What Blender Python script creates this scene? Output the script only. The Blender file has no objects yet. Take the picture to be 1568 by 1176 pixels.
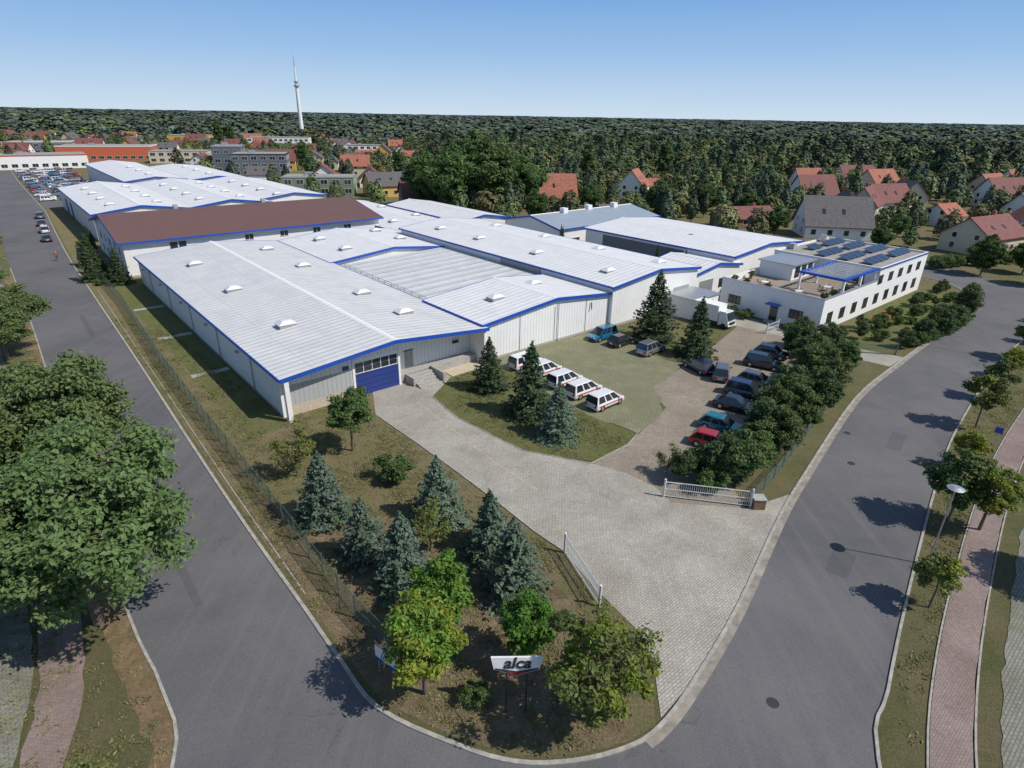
import bpy, math, random
import numpy as np
from mathutils import Vector, Matrix
from mathutils.geometry import tessellate_polygon
random.seed(7); RNG=np.random.default_rng(7)
S=bpy.context.scene
COL=S.collection
ROT=math.radians(40.5); CX,CY=-22.72,53.13
def W(a,b):   # site grid -> world (a: away along left street, b: right along facade)
    return (CX-a*math.sin(ROT)+b*math.cos(ROT), CY+a*math.cos(ROT)+b*math.sin(ROT))
def ABof(x,y):
    dx=x-CX;dy=y-CY
    return (-dx*math.sin(ROT)+dy*math.cos(ROT), dx*math.cos(ROT)+dy*math.sin(ROT))
# ------------------------------------------------------------ materials
def newmat(n):
    m=bpy.data.materials.new(n);m.use_nodes=True
    nt=m.node_tree;b=nt.nodes['Principled BSDF'];return m,nt,b
def ramp(nt,fac,c0,c1,p0=.35,p1=.65,mid=None):
    r=nt.nodes.new('ShaderNodeValToRGB');e=r.color_ramp.elements
    e[0].position=p0;e[1].position=p1;e[0].color=(*c0,1);e[1].color=(*c1,1)
    if mid: 
        k=e.new((p0+p1)/2);k.color=(*mid,1)
    nt.links.new(fac,r.inputs[0]);return r.outputs[0]
def noise(nt,scale,detail=5,rough=.6,vec=None,dist=0):
    n=nt.nodes.new('ShaderNodeTexNoise');n.inputs['Scale'].default_value=scale
    n.inputs['Detail'].default_value=detail;n.inputs['Roughness'].default_value=rough
    n.inputs['Distortion'].default_value=dist
    if vec is None:
        t=nt.nodes.new('ShaderNodeTexCoord');vec=t.outputs['Object']
    nt.links.new(vec,n.inputs['Vector']);return n.outputs['Fac']
def mix(nt,fac,a,b,mode='MIX'):
    m=nt.nodes.new('ShaderNodeMix');m.data_type='RGBA';m.blend_type=mode
    for s,v in ((m.inputs[0],fac),(m.inputs[6],a),(m.inputs[7],b)):
        if hasattr(v,'is_linked'): nt.links.new(v,s)
        elif isinstance(v,(int,float)): s.default_value=v
        else: s.default_value=(*v,1)
    return m.outputs[2]
def bump(nt,b,h,st=.3,d=.05):
    n=nt.nodes.new('ShaderNodeBump');n.inputs['Strength'].default_value=st;n.inputs['Distance'].default_value=d
    nt.links.new(h,n.inputs['Height']);nt.links.new(n.outputs[0],b.inputs['Normal'])
def plain(n,c,rough=.6,metal=0,var=.12,scale=3,coat=0):
    m,nt,b=newmat(n);b.inputs['Roughness'].default_value=rough;b.inputs['Metallic'].default_value=metal
    if coat: b.inputs['Coat Weight'].default_value=coat;b.inputs['Coat Roughness'].default_value=.05
    f=noise(nt,scale)
    c0=tuple(x*(1-var) for x in c);c1=tuple(min(1,x*(1+var)) for x in c)
    nt.links.new(ramp(nt,f,c0,c1,.3,.7),b.inputs['Base Color']);return m
def ribs(n,c,ax,ay,period,depth=.04,dark=.8,rough=.5,dirt=.12,seam=0):
    m,nt,b=newmat(n);b.inputs['Roughness'].default_value=rough
    t=nt.nodes.new('ShaderNodeTexCoord');sp=nt.nodes.new('ShaderNodeSeparateXYZ');nt.links.new(t.outputs['Object'],sp.inputs[0])
    def M(op,a,v):
        k=nt.nodes.new('ShaderNodeMath');k.operation=op
        for i,q in enumerate((a,v)):
            if isinstance(q,(int,float)):k.inputs[i].default_value=q
            elif q is not None:nt.links.new(q,k.inputs[i])
        return k.outputs[0]
    def saw(p,a_,b_,wd):
        s=M('ADD',M('MULTIPLY',sp.outputs[0],a_),M('MULTIPLY',sp.outputs[1],b_))
        d=M('ABSOLUTE',M('SUBTRACT',M('FRACT',M('DIVIDE',s,p),None),.5),None)
        r=nt.nodes.new('ShaderNodeValToRGB');r.color_ramp.elements[0].position=.0;r.color_ramp.elements[1].position=wd
        r.color_ramp.elements[0].color=(0,0,0,1);r.color_ramp.elements[1].color=(1,1,1,1);nt.links.new(d,r.inputs[0]);return r.outputs[0]
    r=saw(period,ax,ay,.18)
    base=ramp(nt,noise(nt,.35,6,.65),tuple(x*(1-dirt) for x in c),c,.3,.6)
    st=noise(nt,1.0,5,.65,None,1.5)
    base=mix(nt,ramp(nt,st,(0,0,0),(.3,.3,.3),.5,.8),base,(c[0]*.7,c[1]*.69,c[2]*.66))
    if seam:   # sheet overlaps running parallel to the ridge
        base=mix(nt,saw(seam,ay,ax,.012),tuple(x*.72 for x in c),base)
    col=mix(nt,r,tuple(x*dark for x in c),base)
    nt.links.new(col,b.inputs['Base Color']);bump(nt,b,r,.6,depth);return m
M_={}
M_['roofA']=ribs('roof_sheet_front',(.68,.67,.65),0,1,1.0,dark=.60,dirt=.16,seam=6.1)
M_['roofB']=ribs('roof_sheet_white',(.77,.76,.745),0,1,1.0,dark=.66,seam=6.1)
M_['roofL']=ribs('roof_sheet_translucent',(.66,.66,.65),0,1,2.6,dark=.75,dirt=.2)
M_['roofBlue']=ribs('roof_sheet_greyblue',(.30,.35,.40),1,0,1.0,dark=.8)
M_['wall']=ribs('wall_sheet_white',(.82,.82,.80),1,1,.5,dark=.78,dirt=.08)
M_['wallg']=ribs('wall_sheet_grey',(.42,.43,.43),1,1,.5,dark=.85)
M_['brownroof']=ribs('roof_tile_brown',(.165,.085,.065),1,0,.4,dark=.7)
M_['white']=plain('white_render',(.78,.77,.745),.8,var=.06)
M_['blue']=plain('blue_trim',(.015,.075,.40),.4,var=.1)
M_['dblue']=plain('blue_door',(.02,.045,.22),.45,var=.1)
M_['beige']=plain('plinth_beige',(.5,.42,.31),.9,var=.15)
M_['conc']=plain('concrete',(.36,.35,.32),.9,var=.2)
M_['kerb']=plain('kerb_stone',(.34,.32,.28),.9,var=.3,scale=2)
M_['gutter']=plain('gutter_stones',(.27,.24,.20),.9,var=.35,scale=1.2)
M_['metal']=plain('galvanised_metal',(.45,.46,.47),.4,.6)
M_['dark']=plain('dark_grey',(.03,.032,.035),.6)
M_['black']=plain('black_rubber',(.012,.012,.013),.8)
M_['greend']=plain('fence_green',(.09,.15,.12),.5)
M_['wood']=plain('weathered_wood',(.2,.12,.07),.8,var=.3)
M_['deck']=plain('terrace_deck',(.30,.24,.19),.8,var=.2)
M_['bark']=plain('bark',(.13,.10,.075),.95,var=.35,scale=6)
M_['skylight']=plain('skylight_dome',(.70,.71,.72),.25,var=.08)
M_['curb']=plain('skylight_kerb',(.30,.30,.30),.6)
M_['red']=plain('red_stripe',(.5,.02,.02),.4)
M_['orange']=plain('orange_cladding',(.55,.13,.06),.6)
M_['yellow']=plain('yellow_render',(.6,.38,.09),.8)
M_['lineyellow']=plain('line_paint_yellow',(.50,.43,.22),.8,var=.3)
M_['cream']=plain('cream_render',(.6,.52,.38),.85,var=.08)
M_['greenw']=plain('green_grey_cladding',(.20,.26,.17),.7)
M_['greyw']=plain('anthracite_cladding',(.13,.145,.165),.6)
M_['redroof']=plain('clay_tiles_red',(.33,.12,.075),.85,var=.3,scale=1.5)
M_['redroof2']=plain('clay_tiles_darkred',(.18,.065,.055),.8,var=.3,scale=1.5)
M_['greyroof']=plain('concrete_tiles_grey',(.11,.10,.10),.8,var=.25,scale=1.5)
M_['flatroof']=plain('roof_gravel',(.30,.28,.25),.95,var=.25,scale=.6)
M_['skin']=plain('skin',(.5,.3,.22),.6)
M_['shirt']=plain('shirt_fabric',(.35,.05,.05),.9)
M_['trous']=plain('trousers_fabric',(.03,.035,.06),.9)
M_['flower']=plain('flowers_orange',(.6,.2,.04),.8,var=.4,scale=8)
M_['terracotta']=plain('terracotta_pot',(.35,.13,.07),.8)
M_['gatew']=plain('gate_paint_white',(.62,.64,.64),.5)
def glass(n,c=(.02,.028,.035),r=.06):
    m,nt,b=newmat(n);b.inputs['Base Color'].default_value=(*c,1);b.inputs['Roughness'].default_value=r
    b.inputs['Specular IOR Level'].default_value=.8;return m
M_['glass']=glass('window_glass');M_['solar']=glass('solar_panel',(.02,.03,.06),.2)
M_['lamp']=glass('lamp_glass',(.6,.6,.6),.3);M_['tail']=glass('tail_light',(.4,.01,.01),.2)
def asphalt(name,k=1.0):
    m,nt,b=newmat(name);b.inputs['Roughness'].default_value=.85
    a=ramp(nt,noise(nt,.10,7,.62,None,.4),(.098*k,.096*k,.100*k),(.140*k,.134*k,.135*k),.35,.65)
    g=ramp(nt,noise(nt,18,4,.75),(.66,.66,.66),(1.3,1.3,1.3),.3,.7)
    c=mix(nt,1.0,a,g,'MULTIPLY')
    t=nt.nodes.new('ShaderNodeTexCoord');mp=nt.nodes.new('ShaderNodeMapping');mp.inputs['Rotation'].default_value=(0,0,-ROT);mp.inputs['Scale'].default_value=(1.2,.05,1)
    nt.links.new(t.outputs['Object'],mp.inputs[0])
    c=mix(nt,ramp(nt,noise(nt,1.0,4,.6,mp.outputs[0]),(0,0,0),(.5,.5,.5),.5,.72),c,(.155*k,.145*k,.14*k))
    w=nt.nodes.new('ShaderNodeTexVoronoi');w.feature='DISTANCE_TO_EDGE';w.inputs['Scale'].default_value=.11
    dn=nt.nodes.new('ShaderNodeTexNoise');dn.inputs['Scale'].default_value=.6;dn.inputs['Detail'].default_value=6
    nt.links.new(t.outputs['Object'],dn.inputs['Vector'])
    v=nt.nodes.new('ShaderNodeVectorMath');v.operation='MULTIPLY_ADD';v.inputs[1].default_value=(4,4,0)
    nt.links.new(dn.outputs['Color'],v.inputs[0]);nt.links.new(t.outputs['Object'],v.inputs[2]);nt.links.new(v.outputs[0],w.inputs['Vector'])
    cr=ramp(nt,w.outputs[0],(.7,.7,.7),(0,0,0),.0,.005)
    msk=ramp(nt,noise(nt,.06,2),(0,0,0),(1,1,1),.48,.56)
    c=mix(nt,mix(nt,1.0,cr,msk,'MULTIPLY'),c,(.055,.055,.057))
    nt.links.new(c,b.inputs['Base Color']);bump(nt,b,noise(nt,40,2),.3,.01);return m
M_['asphalt']=asphalt('asphalt');M_['asphalt2']=asphalt('asphalt_patch',.82)
def paver(n,c1,c2,cm,sc,green=None,ms=.03):
    m,nt,b=newmat(n);b.inputs['Roughness'].default_value=.9
    t=nt.nodes.new('ShaderNodeTexCoord');mp=nt.nodes.new('ShaderNodeMapping');mp.inputs['Rotation'].default_value=(0,0,-ROT)
    nt.links.new(t.outputs['Object'],mp.inputs[0])
    k=nt.nodes.new('ShaderNodeTexBrick');k.inputs['Scale'].default_value=sc;k.inputs['Color1'].default_value=(*c1,1);k.inputs['Color2'].default_value=(*c2,1)
    k.inputs['Mortar'].default_value=(*cm,1);k.inputs['Mortar Size'].default_value=ms;nt.links.new(mp.outputs[0],k.inputs[0])
    a=ramp(nt,noise(nt,.25,7,.7,None,.5),(.74,.72,.69),(1.1,1.1,1.1),.3,.65)
    a2=ramp(nt,noise(nt,5,4,.75),(.78,.78,.78),(1.18,1.18,1.18),.3,.7)
    c=mix(nt,1.0,mix(nt,1.0,k.outputs[0],a,'MULTIPLY'),a2,'MULTIPLY')
    if green:
        c=mix(nt,ramp(nt,noise(nt,.45,8,.75),(0,0,0),(.9,.9,.9),green[0],green[0]+.14),c,green[1])
    nt.links.new(c,b.inputs['Base Color']);bump(nt,b,k.outputs[1],-.4,.01);return m
M_['drive']=paver('paving_grey',(.37,.345,.30),(.43,.40,.35),(.24,.225,.18),1.5,(.62,(.24,.23,.15)),.03)
M_['park']=paver('paving_red_brown',(.28,.225,.18),(.34,.28,.23),(.18,.165,.12),1.5,(.53,(.19,.185,.10)))
M_['parkg']=paver('grass_grid_paving',(.29,.25,.185),(.25,.23,.165),(.16,.17,.08),1.0,(.46,(.155,.17,.08)),.05)
M_['walk']=paver('paving_red',(.30,.215,.19),(.25,.185,.165),(.17,.145,.125),2,(.60,(.16,.15,.09)))
M_['walkg']=paver('paving_old',(.27,.26,.23),(.22,.21,.19),(.12,.13,.07),1.5,(.52,(.13,.14,.06)))
def grass(n,g1,g2,dry,th=.5,sc=.18,wd=.12):
    m,nt,b=newmat(n);b.inputs['Roughness'].default_value=1;b.inputs['Specular IOR Level'].default_value=.1
    a=ramp(nt,noise(nt,1.2,9,.75),g1,g2,.3,.7)
    c=mix(nt,ramp(nt,noise(nt,sc,9,.78,None,.8),(0,0,0),(1,1,1),th-wd,th+wd),a,dry)
    s=ramp(nt,noise(nt,6,7,.85),(.45,.45,.45),(1.5,1.5,1.45),.25,.75)
    c=mix(nt,1.0,c,s,'MULTIPLY')
    nt.links.new(c,b.inputs['Base Color']);bump(nt,b,noise(nt,10,6,.85),1,.15);return m
M_['ground']=grass('grass_ground',(.10,.115,.045),(.15,.155,.065),(.20,.165,.095),.49,.12)
M_['lawn']=grass('lawn_green',(.105,.14,.04),(.155,.185,.065),(.21,.185,.095),.54,.28,.16)
M_['dry']=grass('lawn_dry',(.13,.145,.052),(.185,.18,.078),(.25,.195,.12),.47,.26,.14)
M_['mulch']=grass('dry_soil',(.15,.115,.065),(.20,.15,.09),(.30,.23,.15),.50,.5)
M_['sand']=grass('sandy_verge',(.34,.21,.12),(.40,.27,.17),(.17,.15,.08),.50,.5)
def leafm(n,c1,c2,c3,trans=.35,inst=False):
    m,nt,b=newmat(n);b.inputs['Roughness'].default_value=.6;b.inputs['Specular IOR Level'].default_value=.25
    g=nt.nodes.new('ShaderNodeNewGeometry')
    c=ramp(nt,g.outputs['Random Per Island'],c1,c2,0,1)
    c=mix(nt,ramp(nt,noise(nt,.55,3),(0,0,0),(1,1,1),.42,.62),c,c3)
    oi=nt.nodes.new('ShaderNodeObjectInfo')
    hs=nt.nodes.new('ShaderNodeHueSaturation')
    mr=nt.nodes.new('ShaderNodeMapRange');mr.inputs[3].default_value=.45 if inst else .485;mr.inputs[4].default_value=.52 if inst else .51
    nt.links.new(oi.outputs['Random'],mr.inputs[0]);nt.links.new(mr.outputs[0],hs.inputs[0])
    mr2=nt.nodes.new('ShaderNodeMapRange');mr2.inputs[3].default_value=.7 if inst else .85;mr2.inputs[4].default_value=1.5 if inst else 1.15
    m3=nt.nodes.new('ShaderNodeMath');m3.operation='FRACT';m4=nt.nodes.new('ShaderNodeMath');m4.operation='MULTIPLY';m4.inputs[1].default_value=7.31
    nt.links.new(oi.outputs['Random'],m4.inputs[0]);nt.links.new(m4.outputs[0],m3.inputs[0]);nt.links.new(m3.outputs[0],mr2.inputs[0]);nt.links.new(mr2.outputs[0],hs.inputs[2])
    nt.links.new(c,hs.inputs[4]);nt.links.new(hs.outputs[0],b.inputs['Base Color'])
    if trans:
        t=nt.nodes.new('ShaderNodeBsdfTranslucent');nt.links.new(hs.outputs[0],t.inputs[0])
        mx=nt.nodes.new('ShaderNodeMixShader');mx.inputs[0].default_value=trans
        o=nt.nodes['Material Output'];nt.links.new(b.outputs[0],mx.inputs[1]);nt.links.new(t.outputs[0],mx.inputs[2]);nt.links.new(mx.outputs[0],o.inputs[0])
    return m
M_['oak']=leafm('leaves_oak',(.10,.165,.05),(.19,.265,.10),(.155,.22,.08))
M_['leafg']=leafm('leaves_green',(.08,.135,.04),(.135,.205,.065),(.10,.165,.05))
M_['leafb']=leafm('leaves_bright_green',(.10,.21,.03),(.16,.29,.045),(.13,.24,.04))
M_['leafy']=leafm('leaves_yellow_green',(.22,.26,.035),(.33,.34,.05),(.17,.23,.035))
M_['leafo']=leafm('leaves_olive',(.14,.17,.045),(.21,.23,.075),(.16,.19,.055))
M_['spruce']=leafm('needles_green',(.042,.075,.032),(.08,.12,.052),(.055,.092,.038),.15)
M_['bspruce']=leafm('needles_blue',(.09,.14,.10),(.165,.215,.165),(.09,.14,.08),.15)
M_['hedge']=leafm('leaves_hedge',(.07,.12,.042),(.125,.18,.065),(.10,.145,.058))
M_['forest']=leafm('forest_leaves',(.075,.115,.040),(.12,.165,.060),(.09,.13,.05),0,True)
M_['foresto']=leafm('forest_leaves_olive',(.12,.135,.045),(.17,.175,.07),(.14,.145,.055),0,True)
M_['forestp']=leafm('forest_needles',(.045,.073,.040),(.072,.10,.052),(.055,.083,.045),0,True)
M_['forestf']=leafm('far_forest_haze_tinted',(.066,.093,.062),(.09,.12,.08),(.075,.10,.07),0,True)  # aerial haze painted into the leaf colour: lighter and bluer than near trees
M_['foresth']=leafm('horizon_forest_haze_tinted',(.085,.112,.095),(.105,.135,.112),(.092,.12,.10),0,True)  # stronger painted haze for the treeline: paler, bluish, low contrast; no volume
M_['tuft']=leafm('grass_blades',(.16,.18,.065),(.24,.225,.11),(.18,.20,.07),.3,True)
# ------------------------------------------------------------ mesh builder
class MB:
    def __init__(s): s.v=[];s.f=[];s.m=[];s.mats=[];s.sw=False
    def mi(s,k):
        if k not in s.mats:s.mats.append(k)
        return s.mats.index(k)
    def poly(s,pts,mat):
        n=len(s.v)
        s.v+=[((p[1],p[0],p[2]) if s.sw else tuple(p)) for p in pts]
        s.f.append(tuple(range(n,n+len(pts))));s.m.append(s.mi(mat))
    def prism(s,bot,top,mat,cap=True):
        n=len(bot)
        for i in range(n):
            j=(i+1)%n;s.poly([bot[i],bot[j],top[j],top[i]],mat)
        if cap:s.poly(bot[::-1],mat);s.poly(top,mat)
    def box(s,x0,x1,y0,y1,z0,z1,mat):
        s.prism([(x0,y0,z0),(x1,y0,z0),(x1,y1,z0),(x0,y1,z0)],[(x0,y0,z1),(x1,y0,z1),(x1,y1,z1),(x0,y1,z1)],mat)
    def extr(s,prof,y0,y1,mat):
        s.prism([(x,y0,z) for x,z in prof],[(x,y1,z) for x,z in prof],mat)
    def cyl(s,p0,p1,r0,r1,n,mat,cap=True):
        p0=Vector(p0);p1=Vector(p1);d=(p1-p0).normalized()
        u=d.orthogonal().normalized();w=d.cross(u)
        A=[p0+(u*math.cos(t)+w*math.sin(t))*r0 for t in [2*math.pi*i/n for i in range(n)]]
        B=[p1+(u*math.cos(t)+w*math.sin(t))*r1 for t in [2*math.pi*i/n for i in range(n)]]
        s.prism(A,B,mat,cap)
    def mesh(s,name):
        me=bpy.data.meshes.new(name);me.from_pydata([tuple(v) for v in s.v],[],s.f)
        for k in s.mats: me.materials.append(M_[k])
        me.polygons.foreach_set('material_index',s.m);me.update();return me
    def obj(s,name,loc=(0,0,0),rot=0):
        return place(name,s.mesh(name),loc,rot)
def place(name,me,loc,rot=0,sc=1):
    o=bpy.data.objects.new(name,me);COL.objects.link(o);o.location=loc;o.rotation_euler=(0,0,rot)
    o.scale=(sc,sc,sc) if not isinstance(sc,tuple) else sc;return o
SITE=dict(loc=(CX,CY,0),rot=ROT)
# ------------------------------------------------------------ flat sheets
def sheet(name,pts,z,mat):
    vs=[Vector((p[0],p[1],z)) for p in pts]
    t=tessellate_polygon([vs]);me=bpy.data.meshes.new(name)
    fs=[]
    for a,b,c in t:
        n=(vs[b]-vs[a]).cross(vs[c]-vs[a]);fs.append((a,b,c) if n.z>0 else (a,c,b))
    me.from_pydata([tuple(v) for v in vs],[],fs);me.materials.append(M_[mat])
    return place(name,me,(0,0,0))
def smooth(p,n=4):
    out=[]
    for i in range(len(p)-1):
        p0=p[max(i-1,0)];p1=p[i];p2=p[i+1];p3=p[min(i+2,len(p)-1)]
        for k in range(n):
            t=k/n
            out.append(tuple(.5*((2*p1[j])+(-p0[j]+p2[j])*t+(2*p0[j]-5*p1[j]+4*p2[j]-p3[j])*t*t+(-p0[j]+3*p1[j]-3*p2[j]+p3[j])*t**3) for j in (0,1)))
    out.append(p[-1]);return out
def offs(p,d,jit=0):
    out=[]
    for i in range(len(p)):
        a=p[max(i-1,0)];b=p[min(i+1,len(p)-1)];dx=b[0]-a[0];dy=b[1]-a[1];l=math.hypot(dx,dy) or 1
        q=d+(random.uniform(-jit,jit) if jit else 0)
        out.append((p[i][0]-dy/l*q,p[i][1]+dx/l*q))
    return out
def dense(p,st=.8):
    out=[]
    for a,b in zip(p,p[1:]):
        n=max(1,int(math.hypot(b[0]-a[0],b[1]-a[1])/st))
        out+=[(a[0]+(b[0]-a[0])*k/n,a[1]+(b[1]-a[1])*k/n) for k in range(n)]
    return out+[p[-1]]
def rough(p,j=.25,st=.7):
    return [(x+random.uniform(-j,j),y+random.uniform(-j,j)) for x,y in dense(p+[p[0]],st)[:-1]]
def kerb(name,p,w,z0,z1,mat='kerb'):
    a=offs(p,w/2);b=offs(p,-w/2);m=MB()
    for i in range(len(p)-1):
        m.prism([(*a[i],z0),(*b[i],z0),(*b[i+1],z0),(*a[i+1],z0)],[(*a[i],z1),(*b[i],z1),(*b[i+1],z1),(*a[i+1],z1)],mat)
    return m.obj(name)
def strip(name,p,w0,w1,z,mat,j0=0,j1=0):
    return sheet(name,offs(p,w0,j0)+offs(p,w1,j1)[::-1],z,mat)
g=MB();g.poly([(-9000,-300,0),(9000,-300,0),(9000,14000,0),(-9000,14000,0)],'ground');g.obj('ground')
inner=smooth([(-136.5,178.7),(-95.5,127.2),(-72.6,99.6),(-46.9,68.9),(-28.3,46.5),(-18.8,35.2),(-12.9,28.4),(-9.4,24.3),(-6.6,21.3),(-2.4,19.4),(0.5,18.6),(3.3,18.7),(5.9,19.4),(7.7,20.5),(10,23),(14.4,28.7),(20.5,37.7),(25.2,44),(38,60.1),(48.1,70.1),(60,81.2),(71.8,91.5),(78.9,100.3),(82.6,110),(81.5,117),(76,123),(62,136)])
innerv=inner
inner=[W(330,-5),W(270,-5.5)]+inner+[(20,170)]
outL=smooth([(-95.5,112),(-69.5,82),(-45,53),(-24,28.4),(-18.4,22.4),(-15.5,18),(-14.5,8),(-14.5,-12)])
outL=[W(330,-13),W(270,-13),(-182,214)]+outL
outR=smooth([(13,-12),(14,6),(17.9,19),(20.5,22.8),(25.1,29),(32.6,38.7),(40.8,48.9),(47,55.8),(59.2,68.5),(72.7,80.9),(90,94)])+[(150,138)]
sheet('asphalt_road',outL+outR+[(146,144),(98,108),(94,116),(92,128),(80,137),(66,144),(24,178)]+inner[::-1],.02,'asphalt')
kerb('kerb',inner,.22,0,.09);kerb('kerb',outR[:-1],.16,0,.11);kerb('kerb',outL[3:],.16,0,.05)
sheet('road_gutter',offs(innerv[50:92],-.12)+offs(innerv[50:92],-.55)[::-1],.026,'gutter')
for c,l,w_,an in (((-22,31.5),9,.5,130),((-36,50),14,.5,131),((23,33),3,1.4,52),((37,50.5),4,1.2,51),((-60,80),12,.6,130),((11,16),5,1.2,40)):
    a=math.radians(an);u=(math.cos(a),math.sin(a));v=(-u[1],u[0])
    sheet('asphalt_patch',[(c[0]+u[0]*sx*l/2+v[0]*sy*w_/2,c[1]+u[1]*sx*l/2+v[1]*sy*w_/2) for sx,sy in ((-1,-1),(1,-1),(1,1),(-1,1))],.026,'asphalt2')
strip('sandy_verge',dense(outL[4:]),-.1,-1.2,.012,'sand',0,.35)
sheet('lawn',[(-12.9,28.7),(-46.9,69.3),(-72.6,100),(-95,127.4),(-136,179),(-131,183),(-90,131),(-46,77),(-22.7,53.1),(-15,59.6),(-13.8,54.2),(-8.6,48.4),(-1.1,39.8),(1.9,35.8),(3.8,34.8),(5.6,30.2),(8.1,26.7),(7.6,20.6),(5.9,19.7),(3.3,19),(.5,18.9),(-2.3,19.7),(-6.4,21.6),(-9.2,24.6)],.01,'dry')
sheet('soil_bed',smooth([(-9.5,25.2),(-6.3,21.8),(-2.3,19.9),(3.3,19.2),(5.9,19.9),(6.6,22),(6.0,25.5),(3.7,29.5),(1,32.5),(-3,33.5),(-7,36),(-12.5,38.4),(-17.5,38.6),(-20.5,38.2),(-12.8,28.9),(-9.5,25.2)],5),.016,'mulch')
sheet('lawn_strip',[W(-2,-.3),W(66,-.3),W(66,-4.6),W(-2,-4.0)],.02,'lawn')
for a in (16,32,48): sheet('footpath',[W(a,-.3),W(a+1,-.3),W(a+1,-4.4),W(a,-4.4)],.026,'conc')
sheet('driveway',[(-15.5,60.4),(-13.8,54.2),(-8.6,48.4),(-4.6,43.8),(-1.1,39.6),(1.9,35.8),(3.8,33.8),(5.6,30.2),(7.9,26.5),(8.2,24),(7.9,21),(10,23.1),(14.4,28.8),(20.5,37.8),(23,41.3),(18.6,39.2),(12.8,39.8),(12,42),(10,44),(7.1,45.5),(1.1,47.5),(-5.5,53.8),(-8.6,58.6),(-6,68),(-14.5,62)],.03,'drive')
sheet('parking_area',[(7.1,45.5),(10.9,48.9),(16.3,56.9),(15.5,62.5),(19,66),(26,74.5),(33.2,84.6),(38.7,80),(41,77),(40,73),(33,64),(27,56),(20.5,48),(18.5,42.5),(18.6,39.2),(12.8,39.8),(12,42),(10,44)],.024,'park')
sheet('grass_grid_parking',rough([(-3,70),(3,61),(8,54.5),(12.4,51.2),(15.2,54.5),(16.3,58.5),(16.2,62.5),(19.4,66),(21,69.5),(17.5,72.5),(14.8,80.5),(10.6,80.4)]),.034,'parkg')
sheet('lawn',rough([(-8.5,58.5),(-5.4,53.9),(1.1,47.7),(7.0,45.8),(10.8,49.1),(12.0,51.1),(8.4,54.3),(3,60.8),(-3,69.5),(-6.5,66)],.13),.038,'lawn')
sheet('lawn',rough([(19,75.5),(22.5,71.5),(25.5,74),(29,80),(24.5,83.5),(18,82),(15.5,80.5)],.3),.042,'lawn')
kerb('kerb',[(-8.6,58.6),(-5.5,53.8),(1.1,47.5),(7.1,45.5),(10.9,48.9),(12.2,51)],.1,0,.08)
kerb('kerb',[(-13.8,54.2),(-8.6,48.4),(-4.6,43.8),(-1.1,39.6),(1.9,35.8),(3.8,33.8)],.1,0,.08)
sheet('driveway',[(33.2,84.6),(38.7,80),(43,73.2),(47.2,69.7),(51,73.0),(46,76.5),(40.5,80.7),(36,90),(28,96),(22,90)],.022,'drive')
sheet('lawn',[(48.5,73.5),(60,82),(71.5,92),(78,100.5),(80,108),W(-22,109),W(-22,71)],.014,'lawn')
wl=smooth([(14,2),(16.8,12),(20.3,18.9),(24.9,25.4),(31.5,33.4),(38.6,41.5),(45.8,49.1),(53.5,56.5),(66,68),(80,79),(120,112)])
strip('pavement',dense(wl),0,-1.8,.05,'walk',0,.04);strip('footpath',dense(wl),-3.0,-4.3,.03,'walkg',.12,.15)
kerb('kerb',offs(wl,.08),.10,0,.07);kerb('kerb',offs(wl,-1.9),.10,0,.07)
pl=smooth([(-18.6,5),(-20.3,13),(-22.4,20),(-27.5,27.5),(-40,41),(-70,75)])
strip('pavement',dense(pl),-1,1,.03,'walk',.1,.1);strip('footpath',dense(pl),1.3,2.8,.028,'walkg',.1,.1)
kerb('kerb',[(-12.9,29.2),(-22,40),(-46,69),(-70,98)],.08,0,.05,'conc')
strip('painted_line',[(-9.6,56.6),(-1.5,45.5),(2.2,41.2)],0,.07,.036,'lineyellow')
m=MB()
for p in ((30.5,46.3),(-25,34.5),(33,52),(14,22)):
    m.cyl((p[0],p[1],.015),(p[0],p[1],.028),.33,.33,16,'dark')
m.obj('manhole_cover')
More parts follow.
